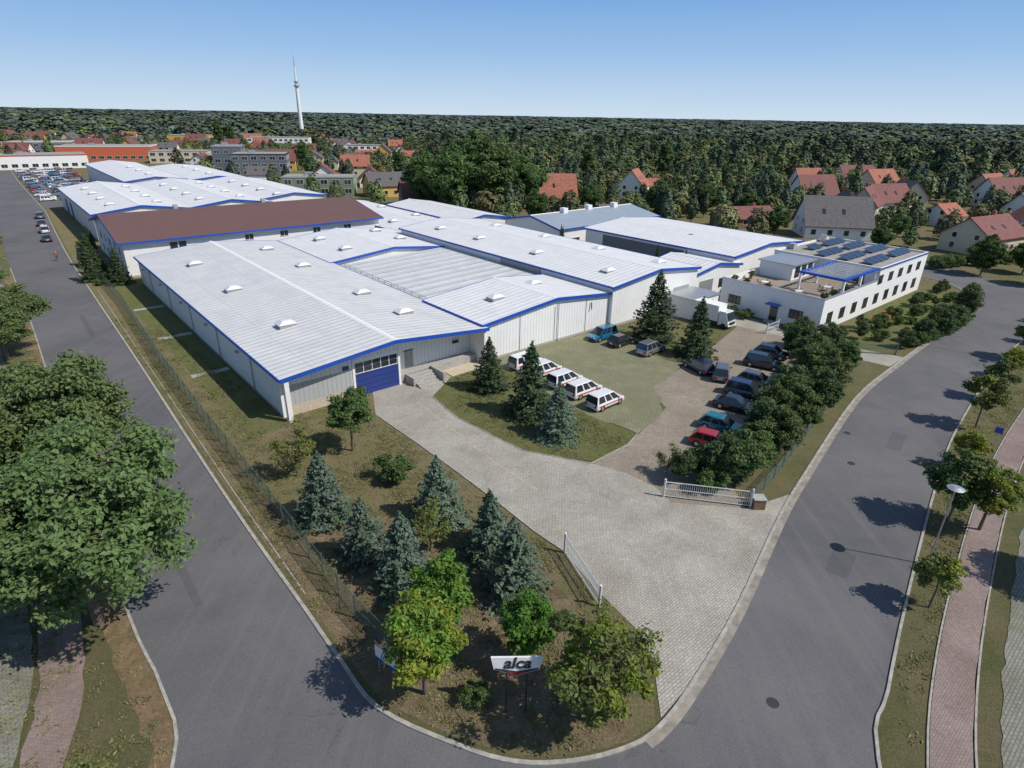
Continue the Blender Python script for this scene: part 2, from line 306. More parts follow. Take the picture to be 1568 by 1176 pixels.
# ------------------------------------------------------------ buildings
def skylight(m,x,y,z,sx=1.0,sy=.75):
    m.box(x-sx,x+sx,y-sy,y+sy,z-.4,z+.35,'curb')
    b=[(x-sx-.08,y-sy-.08,z+.353),(x+sx+.08,y-sy-.08,z+.353),(x+sx+.08,y+sy+.08,z+.353),(x-sx-.08,y+sy+.08,z+.353)]
    k=.45
    t=[(x-sx*k,y-sy*k,z+.72),(x+sx*k,y-sy*k,z+.72),(x+sx*k,y+sy*k,z+.72),(x-sx*k,y+sy*k,z+.72)]
    m.prism(b,t,'skylight')
def hall(m,x0,x1,y0,y1,e,r,roof='roofB',wall='wall',ov=.35,xr=None,fr=None,walls=True,trim='blue',ridge=True):
    xr=(x0+x1)/2 if xr is None else xr; fr=ov if fr is None else fr
    if walls:
        m.prism([(x0,y0,0),(x1,y0,0),(x1,y1,0),(x0,y1,0)],[(x0,y0,e-.02),(x1,y0,e-.02),(x1,y1,e-.02),(x0,y1,e-.02)],wall,False)
        for y in (y0,y1): m.poly([(x0,y,e-.02),(x1,y,e-.02),(xr,y,r-.02)],wall)
        m.box(x0-.02,x1+.02,y0-.02,y1+.02,0,.35,'conc')
    sl=(r-e)/(xr-x0);sr=(r-e)/(x1-xr)
    L=x0-ov;R=x1+ov;zl=e-sl*ov;zr=e-sr*ov;t=.16
    m.extr([(L,zl),(xr,r),(xr,r+t),(L,zl+t)],y0-fr,y1+ov,roof)
    m.extr([(xr,r),(R,zr),(R,zr+t),(xr,r+t)],y0-fr,y1+ov,roof)
    if ridge:m.extr([(xr-.35,r+t-.02),(xr,r+t+.03),(xr+.35,r+t-.02),(xr,r+t+.10)],y0-fr,y1+ov,'white')
    for ya,yb in ((y0-fr-.07,y0-fr-.003),(y1+ov+.003,y1+ov+.07)):
        m.extr([(L,zl-.22),(xr,r-.22),(xr,r+t+.04),(L,zl+t+.04)],ya,yb,trim)
        m.extr([(xr+.001,r-.22),(R,zr-.22),(R,zr+t+.04),(xr+.001,r+t+.04)],ya,yb,trim)
    m.box(L-.12,L-.003,y0-fr,y1+ov,zl-.12,zl+t+.02,trim);m.box(R+.003,R+.12,y0-fr,y1+ov,zr-.12,zr+t+.02,trim)
def win(m,ax,c,u0,u1,z0,z1,out,n=1,mat='glass',fr='white'):
    def bx(a,b,za,zb,d0,d1,mt):
        lo,hi=sorted((c+out*d0,c+out*d1))
        if ax=='y': m.box(a,b,lo,hi,za,zb,mt)
        else: m.box(lo,hi,a,b,za,zb,mt)
    bx(u0,u1,z0,z1,.004,.03,mat)
    f=.07
    bx(u0-f,u1+f,z1,z1+f,.002,.07,fr);bx(u0-f,u1+f,z0-f,z0,.002,.10,fr)
    bx(u0-f,u0,z0,z1,.002,.07,fr);bx(u1,u1+f,z0,z1,.002,.07,fr)
    for i in range(1,n):
        u=u0+(u1-u0)*i/n;bx(u-.03,u+.03,z0,z1,.031,.06,fr)
def pipe(m,x,y,z): m.cyl((x,y,.1),(x,y,z),.06,.06,6,'metal')
m=MB();RY=1.6
m.prism([(0,0,0),(13.4,0,0),(13.4,RY,0),(24.5,RY,0),(24.5,65,0),(0,65,0)],[(0,0,4.58),(13.4,0,4.58),(13.4,RY,4.58),(24.5,RY,4.58),(24.5,65,4.58),(0,65,4.58)],'wall',False)
m.poly([(0,0,4.58),(13.4,0,4.58),(13.4,0,5.65),(12.25,0,5.78)],'wall');m.poly([(13.4,RY,4.58),(24.5,RY,4.58),(13.4,RY,5.65)],'wall');m.poly([(13.4,0,4.58),(13.4,RY,4.58),(13.4,RY,5.65),(13.4,0,5.65)],'wall')
m.poly([(0,65,4.58),(24.5,65,4.58),(12.25,65,5.78)],'wall')
hall(m,0,24.5,0,65,4.6,5.8,'roofA',walls=False,fr=1.5)
m.box(-.02,-.001,1,65,0,.3,'conc')
for y in (8,20,32,44,56): 
    pipe(m,-.1,y,4.3);m.box(-.35,-.02,y+4,y+4.5,3.3,3.5,'metal')
m.box(.0,.45,-1.5,-1.0,0,4.45,'white');m.box(.9,7.6,-.03,-.003,0,1.1,'beige');m.box(.9,7.6,-.03,-.003,1.1,3.3,'wallg')
m.box(8.0,13.1,-.05,-.005,.05,2.6,'dblue');m.box(7.8,13.3,-.04,-.004,3.9,4.3,'white')
for i in range(5):
    m.box(8.05+i*1.02,8.95+i*1.02,-.06,-.005,2.75,3.25,'glass');m.box(8.05+i*1.02,8.95+i*1.02,-.06,-.005,3.32,3.8,'glass')
for z in (.6,1.2,1.8,2.4): m.box(8,13.1,-.075,-.051,z,z+.04,'dark')
m.box(7.7,7.95,-.09,-.002,0,4.3,'white');m.box(13.15,13.4,-.09,-.002,0,4.3,'white')
m.box(6.6,7.3,-.12,-.031,3.4,3.8,'dblue')
m.box(14.9,16.0,RY-.05,RY-.003,1.02,3.1,'conc');m.box(14.8,16.1,RY-.03,RY-.002,3.103,3.2,'dark');m.box(21.6,22.4,RY-.2,RY-.003,2.6,2.9,'dark')
m.box(24.2,24.5,-1.4,RY-.01,0,4.5,'white')
for yy,xx in ((12,5.6),(31,5.6),(50,5.6),(8,18.8),(19,18.8),(39,18.8),(55,18.8)):
    skylight(m,xx,yy,5.3)
m.obj('factory_hall',**SITE)
m=MB()
m.box(13.6,24.1,0.2,RY-.02,0,1.0,'conc');m.box(19.1,24.1,-1.9,.19,0,.12,'beige')
for i in range(5): m.box(14.4,17.4,-2.6+i*.5,-2.1+i*.5,0,.18*(i+1),'conc')
m.box(17.4,17.7,-2.6,.2,0,1.2,'conc');m.box(14.1,14.4,-1.6,.2,0,1.0,'conc');m.box(17.72,19,-.3,.19,0,1.0,'conc')
m.obj('loading_ramp_stairs',**SITE)
m=MB();hall(m,24.7,48.6,-.6,12,4.9,6.1,'roofB')
for x,y in ((31,5),(40,7.5)):skylight(m,x,y,5.7)
for x in (30.5,36.6,42.6): m.box(x,x+.06,-.66,-.605,.35,5,'metal')
pipe(m,37.2,-.75,5.8);m.cyl((43.5,-.75,4.4),(43.5,-.9,3.4),.08,.08,6,'dark')
m.obj('factory_hall',**SITE)
m=MB();m.box(24.8,47.2,12.1,41,0,4.1,'wall')
m.prism([(26,12.4,4.103),(47,12.4,4.103),(47,40.8,4.103),(26,40.8,4.103)],[(26,12.4,4.2),(47,12.4,4.9),(47,40.8,4.9),(26,40.8,4.2)],'roofL')
for i in range(12):
    y=13.5+i*2.55;m.prism([(26.1,y,4.21),(46.9,y,4.905),(46.9,y+.12,4.905),(26.1,y+.12,4.21)],[(26.1,y,4.28),(46.9,y,4.97),(46.9,y+.12,4.97),(26.1,y+.12,4.28)],'metal')
for i in range(15):
    y=13+i*1.9;m.cyl((25.3,y,4.1),(25.3,y,5.1),.04,.04,5,'curb')
for z in (4.5,4.8,5.1): m.cyl((25.3,13,z),(25.3,39.6,z),.035,.035,5,'curb')
m.obj('factory_link_building',**SITE)
m=MB();hall(m,24.7,48.6,41.4,64.5,4.7,5.9,'roofB')
for x,y in ((30,47),(30,58),(43,50),(43,60)):skylight(m,x,y,5.4)
m.obj('factory_hall',**SITE)
m=MB();hall(m,47.4,68,-1.2,57,6.0,7.1,'roofB')
for x,y in ((52,4),(63,3),(52,20),(63,16),(52,36),(63,30),(52,49),(63,45)):skylight(m,x,y,6.5)
m.box(47.25,47.38,14,24,2.5,5.8,'conc')
m.box(62,66,-1.26,-1.205,.35,3.6,'metal');m.box(60.5,61.3,-1.26,-1.205,.35,2.5,'dark')
m.obj('factory_hall',**SITE)
m=MB();hall(m,68.2,82,-.6,9,4.6,5.6,'roofB')
m.box(70,74,-.66,-.605,0,3.2,'metal')
win(m,'y',-.6,76,78.6,1.4,2.8,-1,2,fr='dark');win(m,'y',-.6,79.4,81,1.4,2.8,-1,2,fr='dark')
m.obj('factory_annex',**SITE)
m=MB();m.box(60,66.5,-6.5,-1.5,0,3.0,'white');m.box(59.8,66.7,-6.7,-1.3,3.003,3.2,'metal');m.box(61,65,-6.56,-6.503,0,2.5,'metal')
m.obj('garage',**SITE)
m=MB();hall(m,80,104.5,-.4,35,6,7,'roofB','wall',xr=92)
m.box(79.9,79.98,10,30,1,5.4,'greyw');m.box(88,92,14,14.8,6.6,6.9,'wood')
m.obj('factory_hall',**SITE)
m=MB();m.sw=True;hall(m,41,60,78,113,5,6.8,'roofBlue','white');m.sw=False
for i in range(5): win(m,'y',41,82+i*5,84.4+i*5,1.2,2.8,-1,2)
for i,(x,y) in enumerate(((88,50),(97,50.5),(106,50))): m.box(x-.7,x+.7,y-.7,y+.7,6.3,7.9,'white')
m.obj('workshop_building',**SITE)
m=MB();hall(m,49,66,58,110,4.6,5.5,'roofB')
for x,y in ((53,70),(53,85),(62,75),(62,92)):skylight(m,x,y,5.1)
m.obj('factory_hall',**SITE)
m=MB();hall(m,66.3,80,62,96,5.0,6,'roofB');m.obj('factory_hall',**SITE)
m=MB();m.sw=True;hall(m,70.5,101,-1.0,49.5,6.4,9.2,'brownroof','white',ov=.8,xr=86,trim='blue',ridge=False);m.sw=False
for x in (6.5,8.0): win(m,'y',70.5,x,x+1.3,4.1,5.6,-1,1)
for x in (20,27,34,41): win(m,'y',70.5,x,x+1.6,4.6,5.6,-1,2)
for y in (74,79,84,89,94): win(m,'x',-1.0,y,y+1.4,3.6,5,-1,1);win(m,'x',-1.0,y,y+1.4,1,2.4,-1,1)
win(m,'x',-1.0,85,86.6,6.6,7.8,-1)
for x in (12,30): m.box(x,x+.8,88,88.8,8.6,9.9,'conc')
m.obj('brown_roofed_building',**SITE)
m=MB()
hall(m,0,20,111,174,6,7.3,'roofB');hall(m,20.3,40,111,174,6,7.3,'roofB');hall(m,40.3,58,118,174,6,7.1,'roofB')
for x in (5,15,25,35,45): 
    for y in (120,133,146,159): skylight(m,x,y,6.7)
for y in (150,160): m.box(-.06,-.005,y,y+4,0,4.2,'dblue')
m.obj('factory_hall',**SITE)
m=MB();hall(m,18,36,178,262,6.5,7.6,'roofB');hall(m,36.3,56,178,240,6,7,'roofB')
for y in (188,204,220): skylight(m,27,y,7.6);skylight(m,46,y,7)
m.obj('factory_hall',**SITE)
# office building
m=MB();zt=3.9;H2=6.5;F=-21.2
m.box(69.5,88,F,-5,0,zt,'white')
m.box(88.003,109,F,-3.5,0,H2,'white')
m.box(69.5,88,F,F+.25,zt+.003,zt+1.0,'white');m.box(69.5,69.75,F+.255,-5,zt+.003,zt+1,'white');m.box(69.755,88,-5.25,-5,zt+.003,zt+1,'white')
m.box(69.8,87.9,F+.3,-5.3,zt+.003,zt+.05,'deck')
m.box(80,87.99,-11,-5.3,zt+.055,H2-.1,'white')
m.box(79.6,88.3,-11.4,-5.0,H2-.095,H2+.1,'metal')
for x0_,x1_,y0_,y1_,mt in ((88,109.1,F-.1,F+.2,'white'),(88,109,-3.7,-3.4,'white'),(88,88.3,F+.21,-3.71,'white'),(108.8,109.1,F+.21,-3.71,'white')):
    m.box(x0_,x1_,y0_,y1_,H2+.003,H2+.4,mt)
m.box(87.95,109.15,F-.17,F-.103,H2+.15,H2+.4,'blue')
m.box(88.31,108.79,F+.21,-3.71,H2+.003,H2+.1,'flatroof')
m.box(69.4,88,F-.08,F+.3,zt+1.003,zt+1.08,'metal');m.box(69.4,69.8,F+.31,-5,zt+1.003,zt+1.08,'metal')
for x in (76,82,87.6): m.box(x,x+.35,F+.4,F+.75,zt+1.09,H2,'white');m.box(x,x+.3,-14.3,-14,zt+.06,H2,'white')
m.box(75.8,87.9,F+.3,F+.8,H2,H2+.3,'blue');m.box(75.8,87.9,-14.4,-13.95,H2,H2+.3,'blue');m.box(75.8,76.3,F+.81,-14.41,H2,H2+.3,'blue')
for i in range(9): m.box(77+i*1.2,77.12+i*1.2,F+.81,-14.41,H2+.02,H2+.22,'white')
for i in range(5):
    y=-20+i*2.2;m.cyl((69.62,y,zt+1.08),(69.62,y,zt+1.5),.02,.02,5,'metal')
m.cyl((69.62,-20,zt+1.5),(69.62,-11.2,zt+1.5),.025,.025,5,'metal')
for i in range(9):
    x=71.5+i*4.15
    win(m,'y',F,x,x+1.5,1.1,2.6,-1,2,fr='dark')
    if x>88: win(m,'y',F,x,x+1.5,4.3,5.6,-1,2,fr='dark')
for y in (-8.5,-18.5): win(m,'x',69.5,y,y+1.9,1.3,2.5,-1,3,fr='dark')
for y in (-19,-16,-9.5): win(m,'x',88,y,y+1.6,zt+.3,H2-.3,-1,1,fr='dark')
for i in range(3):win(m,'y',-11,81+i*2.2,82.4+i*2.2,zt+.5,H2-.5,-1,1,fr='dark')
m.box(68.3,69.49,-15.2,-13.2,2.65,2.8,'blue');m.box(69.44,69.497,-14.8,-13.6,.16,2.3,'glass');m.box(68.2,69.49,-15,-13.4,0,.15,'conc')
for j,y in enumerate((-19,-15.2,-11.4,-7.6)):
    for i in range(9):
        x=90+i*2
        if (i in (4,)) or (j==3 and i<2): continue
        m.prism([(x,y,H2+.3),(x+1.85,y,H2+.3),(x+1.85,y+1.6,H2+.8),(x,y+1.6,H2+.8)],[(x,y,H2+.35),(x+1.85,y,H2+.35),(x+1.85,y+1.6,H2+.85),(x,y+1.6,H2+.85)],'solar')
        m.box(x+.9,x+.96,y+1.45,y+1.51,H2+.1,H2+.75,'metal')
m.box(92,93.2,-4.9,-3.9,H2+.1,H2+1.1,'conc');m.box(104,105,-4.9,-4,H2+.1,H2+1.4,'metal')
m.obj('office_building',**SITE)
m=MB()
for x,y in ((72.5,-16),(73.5,-10),(78.5,-17.5)):
    m.cyl((x,y,zt+.7),(x,y,zt+.75),.6,.6,12,'white');m.cyl((x,y,zt+.06),(x,y,zt+.7),.05,.05,6,'metal')
    for a in range(4):
        cx=x+math.cos(a*1.57)*1.0;cy=y+math.sin(a*1.57)*1.0
        m.box(cx-.22,cx+.22,cy-.22,cy+.22,zt+.46,zt+.5,'wood');m.box(cx-.22,cx+.22,cy+.18,cy+.22,zt+.503,zt+.9,'wood')
        for q in ((-.2,-.2),(.17,-.2),(-.2,.17),(.17,.17)): m.box(cx+q[0],cx+q[0]+.03,cy+q[1],cy+q[1]+.03,zt+.05,zt+.457,'dark')
m.obj('terrace_table_and_chairs',**SITE)
# ------------------------------------------------------------ trees
def quads(me_name,c,nrm,size,asp,mats,mat_idx,extra):
    n=len(c)
    nrm=nrm/np.linalg.norm(nrm,axis=1,keepdims=True)
    r=RNG.normal(size=(n,3));u=np.cross(nrm,r);u/=np.linalg.norm(u,axis=1,keepdims=True);w=np.cross(nrm,u)
    su=(size*asp)[:,None]*.5;sw=size[:,None]*.5
    V=np.stack([c-u*su,c-w*sw*.8+nrm*sw*.15,c+u*su,c+w*sw*.8+nrm*sw*.15],1).reshape(-1,3)
    k=len(extra.v)
    verts=[tuple(v) for v in extra.v]+V.tolist()
    F_=list(extra.f)+(np.arange(n*4).reshape(-1,4)+k).tolist()
    me=bpy.data.meshes.new(me_name);me.from_pydata(verts,[],F_)
    for q in mats: me.materials.append(M_[q])
    me.polygons.foreach_set('material_index',list(extra.m)+list(mat_idx));me.update();return me
def leaf_tree(name,h,R,th,ncl,per,leaf,mat,clr=.3,trunk=.16,mat2=None,cone=0,limbs=True,open_=1.04):
    e=MB();e.mi('bark')
    cz=th+(h-th)*.5;rz=(h-th)*.5
    e.cyl((0,0,-.05),(.05*h/8,.03,th),trunk,trunk*.7,8,'bark')
    e.cyl((.05*h/8,.03,th),(.1,-.1,th+(h-th)*.65),trunk*.7,trunk*.15,6,'bark')
    cs=[]
    ph=RNG.uniform(0,6,4)
    for i in range(ncl):
        while True:
            p=RNG.uniform(-1,1,3)
            l=np.linalg.norm(p)
            if .25<l<1: break
        az=math.atan2(p[1],p[0])
        lob=1+.13*math.sin(3*az+ph[0]+p[2]*2)+.10*math.sin(5*az+ph[1]-p[2]*3)
        p=p/l*(l**.45)*RNG.uniform(.68,open_)*lob
        k=1-cone*max(0,p[2])
        q=np.array([p[0]*R*k*.85,p[1]*R*k*.85,cz+p[2]*rz*.86])
        cs.append(q)
        if limbs and i%2==0:
            z0=max(th*.75,min(q[2]-abs(q[0])*.5,h*.8));e.cyl((.05,0,z0),tuple(q),trunk*.3,trunk*.06,4,'bark',False)
    C=[];N=[];
    for q in cs:
        n=int(per*RNG.uniform(.4,1.5));rr=R*clr*RNG.uniform(.55,1.25)
        d=RNG.normal(size=(n,3));d/=np.linalg.norm(d,axis=1,keepdims=True)
        rad=rr*RNG.uniform(.2,1,n)**.5*(1+.22*RNG.normal(size=n))
        c=q+d*rad[:,None]*np.array([1,1,.6]);C.append(c)
        N.append(d*.6+np.array([0,0,.55])+RNG.normal(size=(n,3))*.5)
    C=np.vstack(C);N=np.vstack(N);keep=C[:,2]>th*.5;C=C[keep];N=N[keep]
    s=leaf*RNG.uniform(.6,1.35,len(C))
    mats=['bark',mat]+([mat2] if mat2 else [])
    mi=np.ones(len(C),int)
    if mat2: mi[(np.sin(C[:,0]*1.7+C[:,1]*1.3)+C[:,2]*.25+RNG.normal(size=len(C))*.5)>1.7]=2
    return quads(name,C,N,s,1.5,mats,mi.tolist(),e)
def spruce(name,h,R,mat,dens=1.0,leaf=.3):
    e=MB();e.mi('bark');e.cyl((0,0,-.05),(0,0,h*.97),.022*h,.01,7,'bark')
    C=[];N=[]
    z=.35
    while z<h*.97:
        f=1-z/h;r0=R*(f**.8)*RNG.uniform(.82,1.12)
        nb=max(5,int(11*f+5))
        a0=RNG.uniform(0,6.28)
        for b in range(nb):
            a=a0+b*2*math.pi/nb+RNG.normal()*.14;r=r0*RNG.uniform(.68,1.18)
            k=max(3,int(r/.10*dens*1.6));t=RNG.uniform(.08,1,k)**.7
            wid=.24*r*(1.08-t)+.05
            off=RNG.normal(size=k)*wid
            x=math.cos(a)*t*r-math.sin(a)*off;y=math.sin(a)*t*r+math.cos(a)*off
            zz=z-r*.28*t+r*.18*t**3+RNG.normal(size=k)*.05
            C.append(np.stack([x,y,zz],1));nn=np.zeros((k,3));nn[:,2]=1;nn[:,0]=math.cos(a)*.5;nn[:,1]=math.sin(a)*.5
            N.append(nn+RNG.normal(size=(k,3))*.5)
        z+=max(.18,.46*(f+.25)*(h/8)**.3)
    C=np.vstack(C);N=np.vstack(N)
    k=20;T_=np.zeros((k,3));T_[:,2]=h*RNG.uniform(.92,1.0,k);T_[:,:2]=RNG.normal(size=(k,2))*.06;C=np.vstack([C,T_]);N=np.vstack([N,RNG.normal(size=(k,3))])
    C[:,2]=np.maximum(C[:,2],.12)
    return quads(name,C,N,leaf*RNG.uniform(.5,1.3,len(C)),1.7,['bark',mat],[1]*len(C),e)
T={}
for i in range(2):
    T['oak%d'%i]=leaf_tree('oak',12,6.3,2.6,180,330,.215,'oak',clr=.17,trunk=.32,open_=1.12)
    T['green%d'%i]=leaf_tree('green',7,2.6,1.8,60,170,.18,'leafg',clr=.24)
    T['hedge%d'%i]=leaf_tree('hedge',5.2,2.1,.5,60,170,.17,'hedge',clr=.27,trunk=.08,mat2='leafo' if i else None)
    T['spr%d'%i]=spruce('spr',8,3.0,'spruce',1.0,.24)
    T['bsp%d'%i]=spruce('bsp',6,2.6,'bspruce',1.3,.2)
T['hedge2']=leaf_tree('hedge2',6,1.9,.6,60,160,.17,'leafg',clr=.26,trunk=.08,cone=.5)
T['yel']=leaf_tree('yel',7.2,2.6,2,80,150,.17,'leafy',clr=.22,mat2='leafb',open_=1.15)
T['oliv']=leaf_tree('oliv',7,3.1,1.9,80,140,.18,'leafo',clr=.20,mat2='leafy',open_=1.15)
T['brt']=leaf_tree('brt',6,2.0,1.2,50,150,.18,'leafb',clr=.25)
T['street0']=leaf_tree('st0',5.4,1.9,1.7,38,130,.2,'leafo',clr=.26,trunk=.09,mat2='leafy',cone=.4)
T['street1']=leaf_tree('st1',5.8,2.1,1.7,40,140,.2,'leafg',clr=.26,trunk=.09,mat2='leafo',cone=.4)
T['street2']=leaf_tree('st2',5.0,1.8,1.4,38,130,.2,'leafy',clr=.26,trunk=.09,cone=.4)
T['sparse']=leaf_tree('sparse',5,2.0,.8,30,70,.15,'leafo',clr=.3,trunk=.07)
T['bush']=leaf_tree('bush',2.4,1.7,.1,30,140,.16,'leafg',clr=.33,trunk=.05)
T['poplar']=leaf_tree('poplar',20,4,2,110,110,.55,'leafg',clr=.26,trunk=.3,cone=.5)
T['big']=leaf_tree('big',15,6.5,2,110,150,.5,'leafg',clr=.24,trunk=.35)
NM={'oak':'oak_tree','gre':'deciduous_tree','hed':'hedge_tree','spr':'spruce_tree','bsp':'blue_spruce_tree','yel':'maple_tree','oli':'maple_tree','brt':'young_maple_tree','str':'street_tree','spa':'young_birch_tree','bus':'shrub','pop':'poplar_tree','big':'deciduous_tree'}
def tree(k,x,y,s=1,sz=None):
    return place(NM[k[:3]],T[k],(x,y,0),random.uniform(0,6.28),(s,s,(sz or s)))
for k,x,y,s in (('oak0',-24.3,26.6,1.08),('oak1',-33.6,38.2,1.0),('oak0',-61,67,.8),('oak1',-79,84,.9),('oak0',-98,107,.95),('oak1',-120,131,.9),
 ('oak1',-90,90,1),('oak0',-150,160,.9),('oak0',-31,25,1)):tree(k,x,y,s)
for k,x,y,s in (('spr0',-2.5,60.7,.78),('spr1',1.9,54.8,1.0),('bsp0',4.4,50.4,.95),('spr0',19.4,78.2,1.22),('spr1',23.6,72.3,.98),('bsp1',-13.9,36.9,.98),('bsp0',-9.9,32.7,.82),('bsp1',-6.8,30.2,.95),('bsp0',-5.4,37.2,.92),
 ('bsp1',.3,29.5,1.0),('bsp0',-1.2,33.0,.85),('spr1',-1.4,34.2,.6)):tree(k,x,y,s)
for k,x,y,s in (('bush',-9.7,42.4,1.0),('green0',-14.3,47,.92),('sparse',-17.9,42.6,1.05),('yel',-4.3,22.2,.9),('brt',-3.9,26.2,1.0),('brt',1.1,24.3,.88),('sparse',-5.5,33.5,.9),('oliv',4.6,20.6,.92),('bush',-1.6,21.8,.5),('bush',-4.5,30,.5),
 ('bush',16.5,41.8,.9),('bush',3.3,27,.45)):tree(k,x,y,s)
for i,(x,y) in enumerate(((26.6,29),(33.4,37.7),(40,45.6),(46.8,53.7),(53.2,60.2),(59.8,66.8),(66.3,72.8),(73.5,79.2),(84,88),(95,96))):
    tree('street%d'%(i%3),x,y,(.8,1.15,.8,1.15,.9)[i%5])
tree('yel',35.4,37.0,.82);tree('street2',21.2,14.2,.75)
tree('green1',39,30.5,1.2)
tree('sparse',-17.6,15.6,.8)
for i,(x,y) in enumerate(((17.2,43.2),(19.3,43.0),(21.5,46.3),(23.2,48.8),(25,51.3),(27.2,53.6),(28.7,56.6),(31.0,58.8),(32.8,61.8),(34.8,64.2),(36.2,67),(38,69.5),(40,72.2),(24.3,46.8),(28,51.7),(31.8,56.5),(35.6,61.2),(38.6,65.2),(36.5,72.5),(38.5,76),(21.2,43.6),(41.2,69))):
    tree(('hedge0','hedge1','hedge2')[i%3],x+random.uniform(-.4,.4),y+random.uniform(-.4,.4),random.uniform(.68,1.1))
tree('hedge1',14.4,42.8,.62);tree('hedge0',15.9,44.2,.6);tree('sparse',13.4,44,.6)
for i in range(26):
    a,b=-23.2-random.uniform(.5,5),70+i*1.7
    x,y=W(a,b)
    if random.random()<.3: tree('hedge1',x,y,random.uniform(.35,.5))
    else: tree('bush',x,y,random.uniform(.4,.8))
for i in range(22):
    t=i/21;x=53+(79-53)*t;y=76.5+(101-76.5)*t-3*math.sin(t*3.1);tree(('bush','hedge0')[i%3==0],x,y,random.uniform(.55,1.0))
for b in (67,67.8): 
    for a in (-11,-8.5,-18.5): x,y=W(a,b);tree('bush',x,y,.6)
pm=MB()
for a,b in ((-20,72),(-20,75),(-6.2,71),(-8.5,70.6),(-12,70.6),(-6.2,76),(-20,79.5),(-19.9,84.5)):
    pm.cyl((b,a,3.96),(b,a,4.5),.22,.3,10,'terracotta')
    x,y=W(a,b);o=place('potted_plant',T['bush'],(x,y,4.3),b,(.33,.33,.45))
pm.obj('plant_pots',**SITE)
m=MB()
for i in range(60):
    x,y=W(-23.4-random.uniform(0,2),82+random.uniform(0,8));m.cyl((x,y,0),(x+.05,y,random.uniform(.3,.6)),.1,.2,5,'flower')
m.obj('flower_bed')
for a,b,s in ((74,-4,.5),(77,-5,.7),(80,-3.6,.5),(85,-5,.8),(70,-4,.6),(68,-6,.5),(106,-3,.6),(108,-4,.5),(67,-3,.8),(72,-6.5,.8)):
    x,y=W(a,b);tree('spr1' if s>.6 else 'bush',x,y,s)
for i in range(6):
    x,y=W(103+i*1.5,-2.0);place('thuja',T['spr0'],(x,y,0),i,(.25,.25,.5))
for x,y in (W(8,78),W(14,77.5),W(38,76),W(40,77.5)):place('thuja',T['spr0'],(x,y,0),1,(.35,.35,.8))
